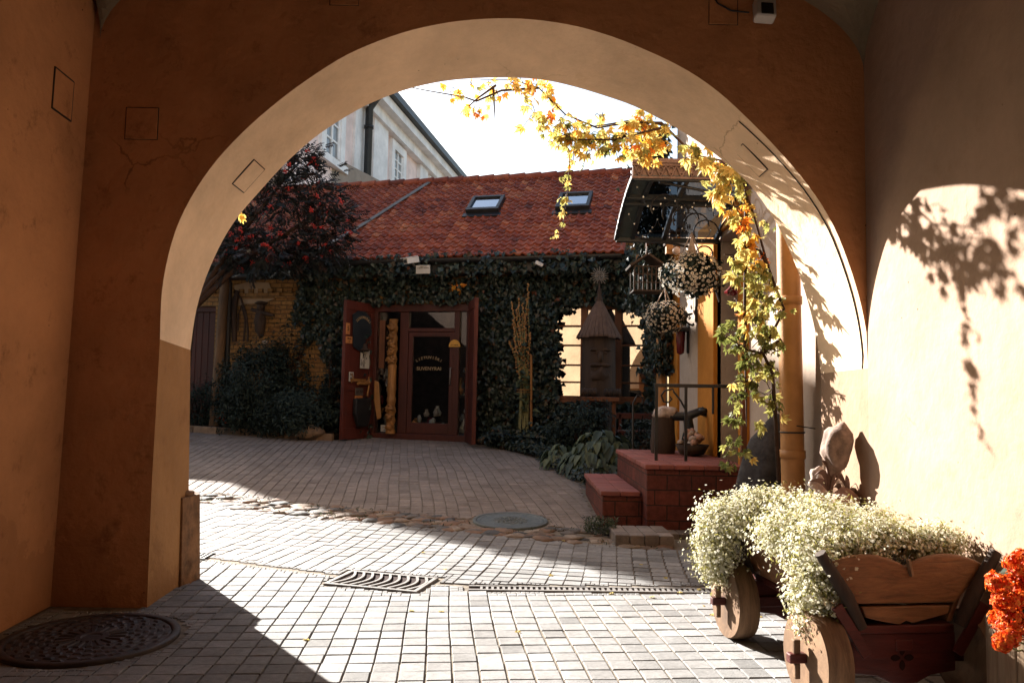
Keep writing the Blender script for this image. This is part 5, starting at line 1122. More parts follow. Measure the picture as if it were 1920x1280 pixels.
# daisy baskets
def basket(px, py, rx_px, rz_px, y, top_px, label, n):
    c = atY(px, py, y); rx, rz = rx_px / FL * y, rz_px / FL * y; sk = V((U_(-9, 9), U_(-9, 9), U_(-9, 9))); tp = atY(*top_px, y); root = thing('daisy_basket', c, label, 'hanging basket', 'hanging daisy baskets'); lf, fl_, ey = MB(), MB(), MB()
    foliage(lf, c, (rx * .88, rx * .88, rz * .88), 4200, .06, .028, 0, .8, 90, .10, .35, .3, .1)
    done = []
    for k in range(n * 2):
        d = rdir(); d.y = -abs(d.y) if rng.random() < .75 else d.y
        if d.z < -.88: continue
        p = c + V((d.x * rx, d.y * rx, d.z * rz)) * (U_(.95, 1.04) + .22 * noise.noise(d * 1.8 + sk)) - Z * max(0, -d.z - .3) * U_(0, .10); nn = (d + rdir() * .4 + Z * .15).normalized(); s = nn.cross(Z).normalized(); u = s.cross(nn); R_ = U_(.014, .021)
        t_ = rng.random(); m_ = 9
        if any((p - o_).length < U_(.022, .036) for o_ in done): continue
        done.append(p)
        for j in range(m_):
            a_ = 2 * math.pi * j / m_; e = s * math.cos(a_) + u * math.sin(a_); f = s * -math.sin(a_) + u * math.cos(a_); fl_.add([p, p + e * R_ * .7 + f * R_ * .26, p + e * R_ + nn * .003, p + e * R_ * .7 - f * R_ * .26], [[0, 1, 2, 3]], t_)
        ey.blob(p + nn * .003, (R_ * .33, R_ * .33, R_ * .33), 1, 0)
    lf.build('leaves', M['shrub'], root); fl_.build('petals', M['daisy'], root); ey.build('flower_eyes', M['daisyeye'], root)
    mb = MB(); mb.lathe(c - Z * rz * .95, [(.03, rz * .2), (rx * .4, rz * .25), (rx * .5, rz * .8), (rx * .46, rz * .8)], 18); mb.build('bowl', M['darkwood'], root)
    mb = MB()
    for k in range(3):
        a_ = 2 * math.pi * k / 3 + .5; mb.tube([c + V((rx * .6 * math.cos(a_), rx * .6 * math.sin(a_), rz * .3)), tp], .007, 5)
    mb.build('hanger', M['palestone'], root); return root
basket(1297, 514, 57, 40, 7.6, (1297, 436), 'larger upper hanging ball of white daisies under the canopy', 430)
basket(1246, 592, 40, 28, 9.2, (1246, 540), 'smaller lower hanging ball of white daisies left of the wall lantern', 330)
mb = MB(); p = atY(1297, 462, 7.5); mb.prism([p + V((-.06, 0, -.14)), p + V((0, 0, .12)), p + V((.07, 0, -.14))], (0, .02, 0)); tag(mb.build('paper_star', M['palestone']), 'pale pointed ornament standing on the upper daisy basket', 'ornament')
# things on the landing
c = atY(1243, 850, 8.55); c.z = ZL; mb = MB(); zt_ = atY(1243, 783, 8.5).z; mb.lathe(c, [(.13, 0), (.145, .1), (.13, (zt_ - ZL) * .6), (.125, zt_ - ZL)], 16); tag(mb.build('log_stump', M['darkwood']), 'dark upright log with bark on the landing behind the handrail', 'stump')
mb = MB(); mb.blob(V((c.x + .02, c.y, zt_ + .05)), (.13, .11, .075), 3, .25); tag(mb.build('stone', M['palestone']), 'pale rounded stone lying on top of the dark log', 'stone')
mb = MB(); b0 = V((c.x + .16, c.y - .05, zt_ + .02)); mb.tube([b0 - X * .1, b0 + V((.1, 0, .0)), b0 + V((.24, 0, .06)), b0 + V((.34, 0, .01)), b0 + V((.40, 0, .09))], [.05, .05, .045, .03, .006], 8); mb.tube([b0 + V((.1, 0, 0)), b0 + V((.12, 0, -.15)), b0 + V((.05, 0, -.3))], [.05, .06, .03], 8); mb.blob(b0 + V((.26, -.02, .07)), (.05, .04, .035), 2, .3); tag(mb.build('driftwood', M['navy']), 'dark twisted driftwood branch with an upturned tip beside the log', 'driftwood')
bk = V((c.x + .25, c.y - .3, ZL)); root = thing('stone_bowl', bk, 'dark round bowl heaped with orange and grey pebbles on the landing', 'bowl'); mb = MB(); mb.lathe(bk, [(.06, 0), (.13, .02), (.18, .12), (.165, .12), (.10, .05)], 18); mb.build('bowl', M['darkwood'], root)
cobs = []
for k in range(22):
    r = U_(.025, .05); a_, u = U_(0, 6.28), rng.random() ** .5; mb = MB(); mb.blob(bk + V((.14 * u * math.cos(a_), .14 * u * math.sin(a_), .12 + .14 * (1 - u) + U_(-.02, .04))), (r, r * .9, r * .8), 2, .15, t=rng.random()); o = mb.build('pebble', M['pinkstone'] if k % 3 else M['palestone']); tag(o, 'rounded pebble heaped in the dark bowl on the landing', 'pebble', 'pebbles in the bowl on the landing')
# tall dark rock and timber post behind the drainpipe
mb = MB(); y = 6.25; bx_ = atY(1425, 900, y).x; zt_ = atY(1430, 790, y).z; mb.blob((bx_, y, zt_ * .45), (.19, .15, zt_ * .56), 3, .22, 1.1, M=Matrix.Rotation(R(7), 3, 'Y')); tag(mb.build('standing_rock', M['darkstone']), 'tall dark rock standing by the wall behind the drainpipe', 'rock')
mb = MB(); mb.bar(atY(1393, 900, 6.5), atY(1396, 720, 6.5), .045, .045); tag(mb.build('wooden_post', M['brownwood'], None, .005), 'square brown post between the doorway and the dark rock', 'post')
# ------------------------------------------------------------------ creeper
def palm(mb, p, d, n, s, t):
    t = t + rng.gauss(-.05, .14); t = t if .0 < t < .9 else min(.9, max(.02, t))
    """five leaflets spread from one point, as on a creeper"""
    d = d.normalized(); n = (n - d * n.dot(d)); n = n.normalized() if n.length > 1e-3 else rdir(); w_ = d.cross(n)
    for a, l in ((-1.25, .6), (-.6, .85), (0, 1), (.6, .85), (1.25, .6)):
        e = d * math.cos(a) + w_ * math.sin(a) - n * U_(0, .25); mb.leaf(p, e, (n + rdir() * .25).normalized(), s * l, s * l * .42, min(1, max(0, t + U_(-.05, .05))), U_(.1, .4))
def creeper(root, cl, stem_pts, stem_r, dens=1.15, sm=1.02):
    lf, st = MB(), MB()
    for pts in stem_pts: st.tube([V(p) for p in pts], [stem_r * (1 - .75 * i / (len(pts) - 1)) for i in range(len(pts))], 7)
    for px, py, rpx, y, n, s, t0, t1 in cl:
        c = atY(px, py, y); r = rpx / FL * y
        for i in range(int(n * dens)):
            q = c + V((rng.gauss(0, .5) * r, rng.gauss(0, .45) * min(r, .25), rng.gauss(0, .5) * r)); q.y = max(q.y, YF + .12)
            d = (rdir() * .9 - Z * .9); nn = (-Y * .9 + rdir() * .8 + Z * .2); palm(lf, q, d, nn, s * sm * U_(.7, 1.2), U_(t0, t1))
            if i % 2 == 0: st.tube([c + (q - c) * .2, c.lerp(q, .7) + Z * .02, q], .003, 4, cap=False)
    lf.build('leaves', M['creeper'], root); st.build('stems', M['stem'], root)
def line(pts, y): return [atY(a, b, y) for a, b in pts]
root = thing('autumn_creeper', atY(1250, 250, 5.6), 'hanging garland of yellow and orange creeper leaves under the top of the arch', 'creeper')
Y1 = 5.62
creeper(root, [(842, 166, 16, Y1, 3, .062, .72, .85), (860, 176, 12, Y1, 3, .06, .6, .85), (888, 200, 18, Y1, 5, .07, .72, .88), (905, 205, 16, Y1, 4, .07, .7, .92), (882, 160, 14, Y1, 3, .05, .5, .8), (915, 163, 20, Y1, 7, .062, .5, .8),
    (918, 188, 14, Y1, 3, .06, .4, .6), (955, 158, 22, Y1, 10, .07, .4, .8), (985, 160, 20, Y1, 9, .075, .5, .97), (1015, 158, 20, Y1, 8, .07, .5, .95), (1030, 178, 16, Y1, 6, .065, .6, .95), (1005, 215, 26, Y1, 9, .075, .4, .72), (1020, 232, 22, Y1, 8, .07, .3, .7), (1040, 200, 20, Y1, 6, .07, .4, .8),
    (1045, 240, 26, Y1, 12, .075, .25, .65), (1070, 250, 30, Y1, 18, .075, .25, .7), (1075, 280, 22, Y1, 12, .075, .3, .8), (1100, 255, 28, Y1, 17, .075, .2, .7), (1110, 280, 22, Y1, 9, .075, .25, .6), (1135, 262, 26, Y1, 15, .075, .2, .7), (1150, 280, 18, Y1, 8, .07, .3, .6),
    (1130, 220, 22, Y1, 5, .07, .3, .6), (1165, 262, 24, Y1, 12, .075, .3, .75), (1190, 235, 28, Y1, 13, .08, .4, .75), (1200, 275, 26, Y1, 16, .08, .4, .75), (1212, 290, 18, Y1, 8, .075, .45, .75), (1225, 230, 26, Y1, 14, .08, .4, .72), (1240, 255, 24, Y1, 15, .075, .3, .7), (1225, 275, 20, Y1, 9, .075, .4, .8), (1205, 212, 20, Y1, 8, .08, .4, .7), (1250, 240, 14, Y1, 6, .07, .4, .7)],
    [line(((1290, 280), (1240, 230), (1180, 230), (1120, 240), (1060, 215), (1010, 165), (960, 150), (900, 150)), Y1), line(((1250, 235), (1190, 225), (1130, 235), (1085, 240)), Y1 + .05), line(((1010, 165), (940, 170), (893, 190), (870, 182), (800, 170), (740, 158)), Y1), line(((930, 160), (895, 185), (860, 216)), Y1), line(((925, 165), (928, 225)), Y1), line(((1240, 240), (1150, 262), (1080, 262), (1040, 245)), Y1 - .04)], .010)
root = thing('creeper_strand', atY(1062, 310, Y1), 'thin pale yellow creeper strand dangling before the skylight', 'creeper')
creeper(root, [(1066, 318, 8, Y1, 2, .05, .35, .5), (1064, 338, 10, Y1, 4, .055, .35, .5), (1062, 368, 12, Y1, 5, .055, .35, .5), (1052, 378, 6, Y1, 2, .045, .35, .5), (1058, 398, 9, Y1, 4, .05, .35, .5), (1055, 420, 7, Y1, 3, .04, .35, .5), (1046, 438, 6, Y1, 3, .03, .35, .5), (1034, 446, 5, Y1, 2, .02, .4, .5)], [line(((1068, 285), (1067, 320), (1063, 370), (1056, 420), (1044, 438), (1024, 449)), Y1), line(((1058, 400), (1066, 410), (1070, 420)), Y1), line(((1050, 432), (1060, 438), (1063, 443)), Y1)], .004)
root = thing('autumn_creeper', atY(1455, 900, 5.9), 'tall creeper with yellow upper and green lower leaves climbing beside the drainpipe', 'creeper')
Y2 = 5.47
creeper(root, [(1300, 283, 20, Y2, 7, .085, .42, .52), (1308, 300, 18, Y2, 6, .085, .42, .52), (1335, 305, 24, Y2, 10, .085, .42, .58), (1345, 325, 24, Y2, 12, .085, .42, .6), (1358, 345, 26, Y2, 12, .09, .42, .6), (1375, 320, 22, Y2, 8, .075, .3, .5), (1385, 345, 20, Y2, 9, .07, .1, .5), (1345, 360, 18, Y2, 6, .085, .5, .6), (1395, 365, 18, Y2, 6, .06, .15, .5),
    (1370, 395, 16, Y2, 5, .085, .58, .72), (1376, 412, 12, Y2, 3, .085, .5, .68), (1398, 385, 18, Y2, 6, .07, .68, .85), (1392, 425, 12, Y2, 4, .08, .78, .9), (1415, 410, 20, Y2, 6, .06, .3, .5), (1440, 425, 22, Y2, 6, .055, .25, .45), (1400, 455, 22, Y2, 9, .08, .4, .6), (1410, 462, 16, Y2, 5, .08, .6, .8), (1430, 485, 14, Y2, 4, .075, .75, .88), (1388, 490, 20, Y2, 9, .085, .35, .5),
    (1380, 515, 20, Y2, 9, .085, .35, .5), (1410, 505, 22, Y2, 9, .075, .2, .5), (1425, 520, 28, Y2, 14, .07, .12, .5), (1440, 545, 28, Y2, 14, .065, .08, .45), (1420, 560, 26, Y2, 12, .075, .2, .45), (1450, 580, 22, Y2, 10, .06, .05, .4), (1400, 585, 12, Y2, 3, .08, .7, .8), (1400, 610, 12, Y2, 3, .08, .7, .8), (1420, 600, 26, Y2, 11, .075, .15, .42), (1440, 620, 26, Y2, 12, .07, .1, .42),
    (1350, 630, 18, Y2 + .3, 5, .085, 0, .18), (1370, 615, 18, Y2 + .2, 6, .08, 0, .2), (1385, 640, 26, Y2 + .1, 12, .07, 0, .25), (1405, 655, 26, Y2, 12, .065, 0, .3), (1430, 660, 24, Y2, 10, .07, .1, .45), (1395, 690, 22, Y2, 9, .065, 0, .3), (1425, 705, 26, Y2, 11, .07, .1, .45), (1400, 715, 20, Y2, 9, .06, .2, .5), (1440, 740, 22, Y2, 9, .075, .1, .4), (1385, 750, 20, Y2, 7, .065, 0, .3), (1445, 770, 18, Y2, 6, .07, .15, .45), (1380, 790, 18, Y2, 7, .065, 0, .3), (1425, 800, 16, Y2, 4, .07, .3, .5), (1375, 830, 20, Y2, 8, .06, 0, .25), (1400, 845, 16, Y2, 5, .06, 0, .3), (1370, 870, 18, Y2, 6, .06, 0, .2), (1450, 690, 16, Y2, 6, .06, .1, .4), (1460, 650, 12, Y2, 5, .055, .1, .4), (1380, 560, 12, Y2, 3, .08, .35, .5)],
    [line(((1460, 900), (1455, 800), (1448, 700), (1430, 660), (1470, 580), (1440, 500), (1415, 410), (1393, 340), (1350, 300), (1300, 290)), Y2), line(((1460, 640), (1425, 662), (1400, 655), (1360, 630)), Y2), line(((1440, 500), (1425, 470), (1395, 460)), Y2), line(((1400, 350), (1396, 600), (1400, 800)), Y2 + .03)], .016, 1.3, 1.02)
mb = MB(); c = atY(454, 402, 5.5)
for k in range(3): palm(mb, c + V((0, 0, -.01 * k)), V((.15 * k - .1, -.2, -1)), -Y + rdir() * .3, .055, .58)
mb.tube([c, atY(440, 375, 5.5), atY(420, 352, 5.3), atY(404, 300, YF + .01), atY(420, 250, YF + .01)], .004, 5); tag(mb.build('creeper_leaf', M['creeper']), 'single bright yellow leaf hanging at the left edge of the arch', 'leaf')

mb = MB(); palm(mb, V((0, 0, 0)), X, Z, .035, .55); proto = mb.build('fallen_leaf', M['creeper']); tag(proto, 'small dry creeper leaf fallen on the sunlit paving', 'leaf', 'leaves fallen on the paving')
for k in range(22):
    o = proto if k == 0 else proto.copy()
    if k: COL.objects.link(o)
    px, py = (U_(1130, 1480), U_(1050, 1180)) if k < 14 else (U_(560, 1200), U_(1010, 1250)); p = ground(px, py); o.location = p + Z * .006; o.rotation_euler = (U_(-.3, .3), U_(-.3, .3), U_(0, 6.28))
# ------------------------------------------------------------------ flower cart
cr = thing('flower_cart', (1.64, 3.4, 0), 'rustic wooden cart with log wheels and dark red frame used as flower planter', 'cart')
Fv = V((-.13, .99, 0)).normalized(); Rv = V((Fv.y, -Fv.x, 0)); O = V((1.655, 3.33, 0))
def K(r, f, z): return O + Rv * r + Fv * f + Z * z
WR, TH = .19, .11
def wheel(r, f, name='wheel', s=1):
    M3 = Matrix((Rv, Fv, Z)).transposed() @ Matrix.Rotation(R(90), 3, 'Y'); c = K(r, f, WR * .98); mb = MB()
    n_ = 44; wob = lambda a: 1 + .018 * noise.noise(V((math.cos(a) * 1.6 + f * 7, math.sin(a) * 1.6, r * 9)))
    def ring(rad, x): return [c + M3 @ V((rad * wob(2 * math.pi * k / n_) * math.cos(2 * math.pi * k / n_), rad * wob(2 * math.pi * k / n_) * math.sin(2 * math.pi * k / n_), x)) for k in range(n_)]
    rs = [ring(WR * .975, -TH / 2), ring(WR, -TH / 2 + .008), ring(WR * 1.01, 0), ring(WR, TH / 2 - .008), ring(WR * .975, TH / 2)]
    mb.add([p for q in rs for p in q], [[i * n_ + k, i * n_ + (k + 1) % n_, (i + 1) * n_ + (k + 1) % n_, (i + 1) * n_ + k] for i in range(4) for k in range(n_)], .5, True)
    mb.add(ring(WR * .975, -TH / 2), [list(range(n_))[::-1]]); mb.add(ring(WR * .975, TH / 2), [list(range(n_))])
    w_ = mb.build(name, M['wheelwood'], cr, 0); mb = MB(); sg = -1 if r < 0 else 1
    mb.obox(c + Rv * sg * (TH / 2) - Fv * .02 - Z * .02, Rv * sg * .075, Fv * .04, Z * .04); mb.build('axle_end', M['cartred'], w_, .006)
    mb = MB(); mb.obox(c + Rv * sg * (TH / 2 + .025) - Fv * .014 - Z * .02, Rv * sg * .03, Fv * .028, Z * .095); mb.obox(c + Rv * sg * (TH / 2 + .025) - Fv * .012 - Z * .085, Rv * sg * .024, Fv * .024, Z * .065); mb.build('linch_pin', M['wheelwood'], w_, .005)
for r, f in ((-.36, 0), (-.335, .88), (.345, .0), (.27, .88)): wheel(r, f)
mb = MB()
for f in (0, .86): mb.obox(K(-.31, f - .025, WR - .03), Rv * .60, Fv * .05, Z * .055)
mb.obox(K(-.04, -.05, WR + .026), Rv * .08, Fv * 1.0, Z * .05); mb.build('axle', M['cartred'], cr, .006)
# red cross boards with a four petal mark, cut-out shade put into dark colour
for f in (-.045, .86):
    mb = MB(); low = [(-.235, .29), (-.235, .13), (-.12, .115), (-.06, .085), (.0, .078), (.06, .085), (.12, .115), (.235, .13), (.235, .29)]; mb.prism([K(r, f, z) for r, z in low], Fv * .035); o = mb.build('cross_board', M['cartred'], cr, .006)
    if f < 0:
        mb = MB()
        for k in range(4):
            a_ = math.pi / 2 * k; pet = []
            for q in range(9):
                u = q / 8; rr, ww = .008 + .045 * u, .013 * math.sin(u * math.pi) ** .7; pet.append((rr, ww))
            pl = [(a, b) for a, b in pet] + [(a, -b) for a, b in pet[::-1][1:-1]]; mb.prism([K(-.01 + a * math.cos(a_) - b * math.sin(a_), f - .0012, .19 + a * math.sin(a_) + b * math.cos(a_)) for a, b in pl], Fv * -.0012)
        mb.build('petal_mark', M['pit_shade'], o)
mb = MB(); mb.obox(K(-.22, -.06, .292), Rv * .44, Fv * 1.0, Z * .035); mb.build('floor_board', M['cartred'], cr, .006)
# scalloped end boards and flared sides
def endboard(f):
    mb = MB(); zt_ = lambda r: .565 + .052 * abs(math.sin((r + .365) / .365 * math.pi)) ** .75
    top = [(r, zt_(r)) for r in [-.365 + .73 * k / 36 for k in range(37)]]; mb.prism([K(-.225, f, .415)] + [K(r, f, z) for r, z in top] + [K(.225, f, .415)], Fv * .03); mb.build('end_board', M['cartwood'], cr, .012, 3)
    mb = MB(); mb.prism([K(r, f + .004, z) for r, z in ((-.20, .405), (.20, .405), (.19, .37), (.03, .335), (.0, .345), (-.03, .33), (-.12, .345), (-.18, .36))], Fv * .025); mb.build('lower_board', M['cartwood'], cr, .005)
    mb = MB(); mb.bar(K(.02, f - .005, .53), K(.0, f - .012, .60), .014, .014); mb.build('peg', M['wheelwood'], cr)
    for s in (-1, 1):
        mb = MB(); mb.tube([K(s * .22, f - .02, .33), K(s * .285, f - .025, .46), K(s * .395, f - .02, .63)], [.026, .030, .024], 8); mb.build('corner_post', M['darkwood'], cr)
    for s in (-1, 1):
        mb = MB(); mb.bar(K(s * .20, f - .03, .22), K(s * .33, f - .028, .42), .018, .045); mb.build('brace', M['cartred'], cr, .004)
endboard(-.07); endboard(.92)
for s in (-1, 1):
    mb = MB(); mb.prism([K(s * .20, -.04, .33), K(s * .20, .92, .33), K(s * .305, .92, .585), K(s * .305, -.04, .585)], Rv * s * .025); mb.build('side_board', M['cartwood'], cr, .005)
mb = MB(); mb.prism([K(-.27, -.03, .52), K(-.27, .9, .52), K(.27, .9, .52), K(.27, -.03, .52)], -Z * .03); mb.build('soil', M['soil'], cr)
def alyssum(name, label, blobs, dens=1.0, zfloor=.25):
    lf, fl_ = MB(), MB(); c0 = V(blobs[0][0]); root = thing(name, c0 - Z * .1, label, 'flowering plant', 'white flowers in the cart')
    for c, rad, n in blobs:
        c = V(c); sub = []
        for k in range(max(6, n // 90)):
            d = rdir(); d.z = abs(d.z) * .9 - .15 if rad[2] < rad[0] * 1.2 else d.z; sub.append(V((d.x * rad[0], d.y * rad[1], d.z * rad[2])) * U_(.55, 1.0))
        for k in range(int(n * dens)):
            q = rng.choice(sub); p = c + q + V((rng.gauss(0, 1), rng.gauss(0, 1), rng.gauss(0, 1))) * (.022 + .18 * min(rad))
            if p.x > XR - .02 or p.z < zfloor: continue
            out = (p - c).normalized()
            if rng.random() < .52:
                nn = (out + rdir() * .7 + Z * .4).normalized(); s = nn.cross(rdir()); s.normalize(); u = s.cross(nn); r_ = U_(.0045, .0085); t_ = rng.random()
                fl_.add([p + s * r_ - u * r_ * .45, p + s * r_ + u * r_ * .45, p - s * r_ + u * r_ * .45, p - s * r_ - u * r_ * .45], [[0, 1, 2, 3]], t_); fl_.add([p + nn * .001 + u * r_ - s * r_ * .45, p + nn * .001 + u * r_ + s * r_ * .45, p + nn * .001 - u * r_ + s * r_ * .45, p + nn * .001 - u * r_ - s * r_ * .45], [[0, 1, 2, 3]], t_)
            else:
                p -= out * U_(0, .03); lf.leaf(p, rdir() + out * .4, rdir() + Z, U_(.012, .032), U_(.004, .008), rng.random() ** .8)
        for k in range(n // 160):
            d = rdir(); d.z = abs(d.z); p = c + V((d.x * rad[0], d.y * rad[1], d.z * rad[2])) * 1.0; e = p + (d + Z * .4 + rdir() * .4).normalized() * U_(.02, .055); lf.leaf(p, e - p, rdir(), (e - p).length, .003, .7)
            if e.x < XR - .02:
                for j in range(7):
                    g_ = e + rdir() * .010; fl_.leaf(g_, rdir(), rdir(), .011, .009, rng.random())
    fl_.build('blossoms', M['alyssum'], root); lf.build('leaves', M['alyssumleaf'], root); return root
def ap(px, py, y, r): 
    c = atY(px, py, y); return c
alyssum('white_alyssum', 'long mound of creamy white flowers filling the cart along the wall', [(K(-.17, .12, .63), (.15, .14, .09), 5200), (K(.02, .09, .635), (.15, .09, .055), 3400), (K(.16, .09, .63), (.12, .09, .05), 2600), (K(.27, .07, .62), (.08, .07, .05), 1300), (K(.34, .16, .625), (.08, .10, .06), 1700), (K(-.1, .35, .66), (.2, .2, .10), 6000), (K(.12, .35, .64), (.16, .2, .08), 3800), (K(-.05, .65, .66), (.22, .2, .09), 4500), (K(-.12, .85, .66), (.2, .14, .09), 3600)])
alyssum('white_alyssum', 'bushy trailing white flowers spilling over the near left side of the cart', [(K(-.31, .10, .56), (.11, .15, .12), 6200), (K(-.36, .05, .43), (.075, .10, .12), 3800), (K(-.35, .02, .33), (.05, .07, .09), 1900), (K(-.33, .35, .60), (.11, .16, .10), 4600)])
alyssum('white_alyssum', 'trailing clump of white flowers hanging over the far left end of the cart', [(K(-.36, .86, .60), (.15, .16, .11), 6000), (K(-.42, .92, .46), (.10, .12, .14), 4200), (K(-.42, .90, .36), (.07, .08, .09), 1700), (K(-.22, .84, .68), (.12, .12, .07), 2400)], zfloor=.2)
# ------------------------------------------------------------------ geranium tub
gc = V((1.985, 2.86, 0)); gr_ = .20; gtop = atY(1870, 1196, 2.72).z
tub = thing('log_planter', gc, 'round planter of pale split logs in the bottom right corner', 'planter'); mb = MB(); ns = 15
for k in range(ns):
    a_ = 2 * math.pi * k / ns; e = V((math.cos(a_), math.sin(a_), 0)); f = V((-math.sin(a_), math.cos(a_), 0)); w2 = math.pi * gr_ / ns
    hh = gtop + U_(-.012, .015); mb.prism([gc + e * gr_ * .86 - f * w2, gc + e * gr_ * .99 - f * w2 * .98, gc + e * (gr_ * 1.03) , gc + e * gr_ * .99 + f * w2 * .98, gc + e * gr_ * .86 + f * w2], Z * hh, rng.random())
mb.build('logs', M['barrel'], tub, .006)
mb = MB(); mb.lathe(gc, [(.01, gtop - .06), (gr_ * .85, gtop - .06), (gr_ * .85, gtop - .05), (.01, gtop - .045)], 20); mb.build('soil', M['soil'], tub)
gp_ = thing('red_geranium', gc + Z * (gtop - .05), 'bright orange red geranium in the split log planter', 'geranium'); pt_, lf, st = MB(), MB(), MB()
for px, py, y, r in ((1908, 1058, 2.8, .045), (1870, 1092, 2.76, .042), (1900, 1090, 2.84, .04), (1885, 1130, 2.74, .045), (1910, 1120, 2.8, .04), (1898, 1160, 2.72, .042), (1875, 1160, 2.78, .038), (1890, 1190, 2.70, .038), (1915, 1175, 2.74, .038), (1915, 1050, 2.9, .04), (1935, 1080, 2.8, .05), (1950, 1130, 2.8, .05), (1880, 1205, 2.70, .03), (1965, 1060, 2.9, .05)):
    c = atY(px, py, y); st.tube([V((c.x * .4 + gc.x * .6, c.y * .4 + gc.y * .6, gtop - .05)), c.lerp(gc + Z * c.z, .3) - Z * .04, c], .004, 5)
    for k in range(70):
        d = rdir(); p = c + d * r * U_(.55, 1); nn = (d + rdir() * .4).normalized(); e = nn.cross(rdir()).normalized()
        for j in (0, 1.3, 2.5, 3.8, 5): 
            ee = e * math.cos(j) + nn.cross(e) * math.sin(j); pt_.leaf(p, ee + nn * .3, nn, .015, .014, min(1, max(0, rng.random())))
for k in range(90):
    a_ = U_(0, 6.28); p = gc + V((math.cos(a_), math.sin(a_), 0)) * U_(.0, .17) + Z * (gtop + U_(.0, .2)); nn = (Z + rdir() * .7).normalized(); e = nn.cross(rdir()).normalized(); f = nn.cross(e); L_ = U_(.025, .045)
    lf.add([p] + [p + (e * math.cos(q * .785) + f * math.sin(q * .785)) * L_ * (1 if q % 2 else .85) + nn * .006 * (q % 2) for q in range(8)], [[0, q + 1, (q + 1) % 8 + 1] for q in range(8)], rng.random() * .6)
pt_.build('petals', M['geranium'], gp_); lf.build('leaves', M['hosta'], gp_); st.build('stalks', M['greenstem'], gp_)
# ------------------------------------------------------------------ stone and iron flower sculpture by the wall
sy = 4.66; root = thing('stone_flower', (1.9, sy, 0), 'sculpture of a tall pale stone bud on curled iron leaves against the white wall', 'sculpture')
def S_at(px, py, dy=0): return atY(px, py, sy + dy)
mb = MB(); c = S_at(1570, 838); 
vs0, fs0 = ICO[3]
for v in vs0: pass
mb.blob(c, (.088, .075, .165), 3, .28, 1.3, M=Matrix.Rotation(R(8), 3, 'Y')); mb.build('bud', M['budstone'], root)
mb = MB(); b0 = S_at(1556, 925); b0g = V((b0.x, sy, 0)); mb.tube([b0g, b0, S_at(1566, 880)], [.016, .014, .012], 8); mb.build('stem', M['rust'], root)
mb = MB()
def ribbon(pts, w_):
    pts = [V(p) for p in pts]
    for i, (p, q) in enumerate(zip(pts, pts[1:])):
        u0, u1 = i / (len(pts) - 1), (i + 1) / (len(pts) - 1); a, b = w_ * math.sin(math.pi * (.12 + .88 * u0)) + .002, w_ * math.sin(math.pi * min(.999, .12 + .88 * u1)) + .002; s = V((.75, .3, .55))
        mb.add([p - s * a, p + s * a, q + s * b, q - s * b], [[0, 1, 2, 3]], .5, True)
for pts in (((1554, 920), (1550, 890), (1540, 880), (1528, 888), (1518, 900)), ((1554, 920), (1562, 896), (1570, 888), (1580, 894), (1588, 918)), ((1554, 920), (1544, 900), (1530, 898), (1516, 902)), ((1556, 920), (1572, 896), (1576, 880), (1574, 872)), ((1554, 918), (1558, 886), (1553, 868), (1540, 862)), ((1592, 920), (1600, 905), (1612, 903), (1622, 901)), ((1592, 920), (1588, 900), (1586, 890)), ((1596, 915), (1608, 920), (1616, 940)), ((1556, 922), (1566, 905), (1578, 912), (1574, 930))):
    P_ = [S_at(x_, y_) for x_, y_ in pts]; P2 = []
    for i in range(len(P_) - 1):
        for u in (0, .5): P2.append(P_[i].lerp(P_[i + 1], u))
    P2.append(P_[-1]); ribbon(smooth(P2, 2), .02)
mb.build('iron_leaves', M['rust'], root); mb = MB(); mb.blob(S_at(1536, 898, .12), (.06, .05, .075), 3, .3); mb.tube([V((S_at(1536, 898).x, sy + .12, 0)), S_at(1536, 905, .12)], .03, 8); mb.build('bud', M['palestone'], root)
mb = MB(); c = S_at(1585, 935, -.05); mb.blob(c, (.075, .07, .06), 3, .2); mb.lathe((c.x, c.y, 0), [(.07, 0), (.07, c.z - .03)], 12); mb.build('base_stone', M['pinkstone'], root)

# ------------------------------------------------------------------ far pink building
PB0 = V((-4.97, 26, 0)); PD = V((.18, 1, 0)).normalized(); PN = V((PD.y, -PD.x, 0))
def PB(px, py, o=0):
    p = onpl(px, py, PB0 + PN * o, PN); return (p - PB0).dot(PD), p.z
def PP(b, z, o=0): return PB0 + PD * b + PN * o + Z * z
def pbox(mb, b0, b1, z0, z1, o0, o1): return mb.obox(PP(b0, z0, o0), PD * (b1 - b0), PN * (o1 - o0), Z * (z1 - z0))
pk = thing('pink_building', PP(0, 0), 'tall pale pink building with white pilasters and cornice rising behind the tiled roof', 'building')
ez = PB(738, 184, .7)[1]; b1 = 26.0
b0 = -6.1; Q0 = PP(b0, 0); Q3 = Q0 + V((-.50, .866, 0)) * 12; Q2 = Q3 + PD * 16; foot = [Q0, PP(b1, 0), Q2 + PD * 6, Q3]
mb = MB(); mb.prism(foot, Z * ez); mb.build('wall', M['pink'], pk)
mb = MB(); cz1 = PB(700, 208)[1]; 
pbox(mb, b0, b1, ez - .75, ez - .35, 0, .30); pbox(mb, b0, b1, ez - .35, ez - .02, 0, .62); pbox(mb, b0, b1, cz1 - .12, cz1 + .1, 0, .10); pbox(mb, b0, b1, cz1 + .1, cz1 + .2, 0, .16)
mb.build('cornice', M['trimwhite'], pk)
mb = MB(); pbox(mb, b0, b1, ez - .0, ez + .16, .1, .82); mb.build('gutter', M['gutter'], pk)
mb = MB(); rg0, rg1 = Q0.lerp(Q3, .5) + Z * (ez + 2.2), foot[1].lerp(foot[2], .5) + Z * (ez + 2.2); hip = rg0.lerp(rg1, .2)
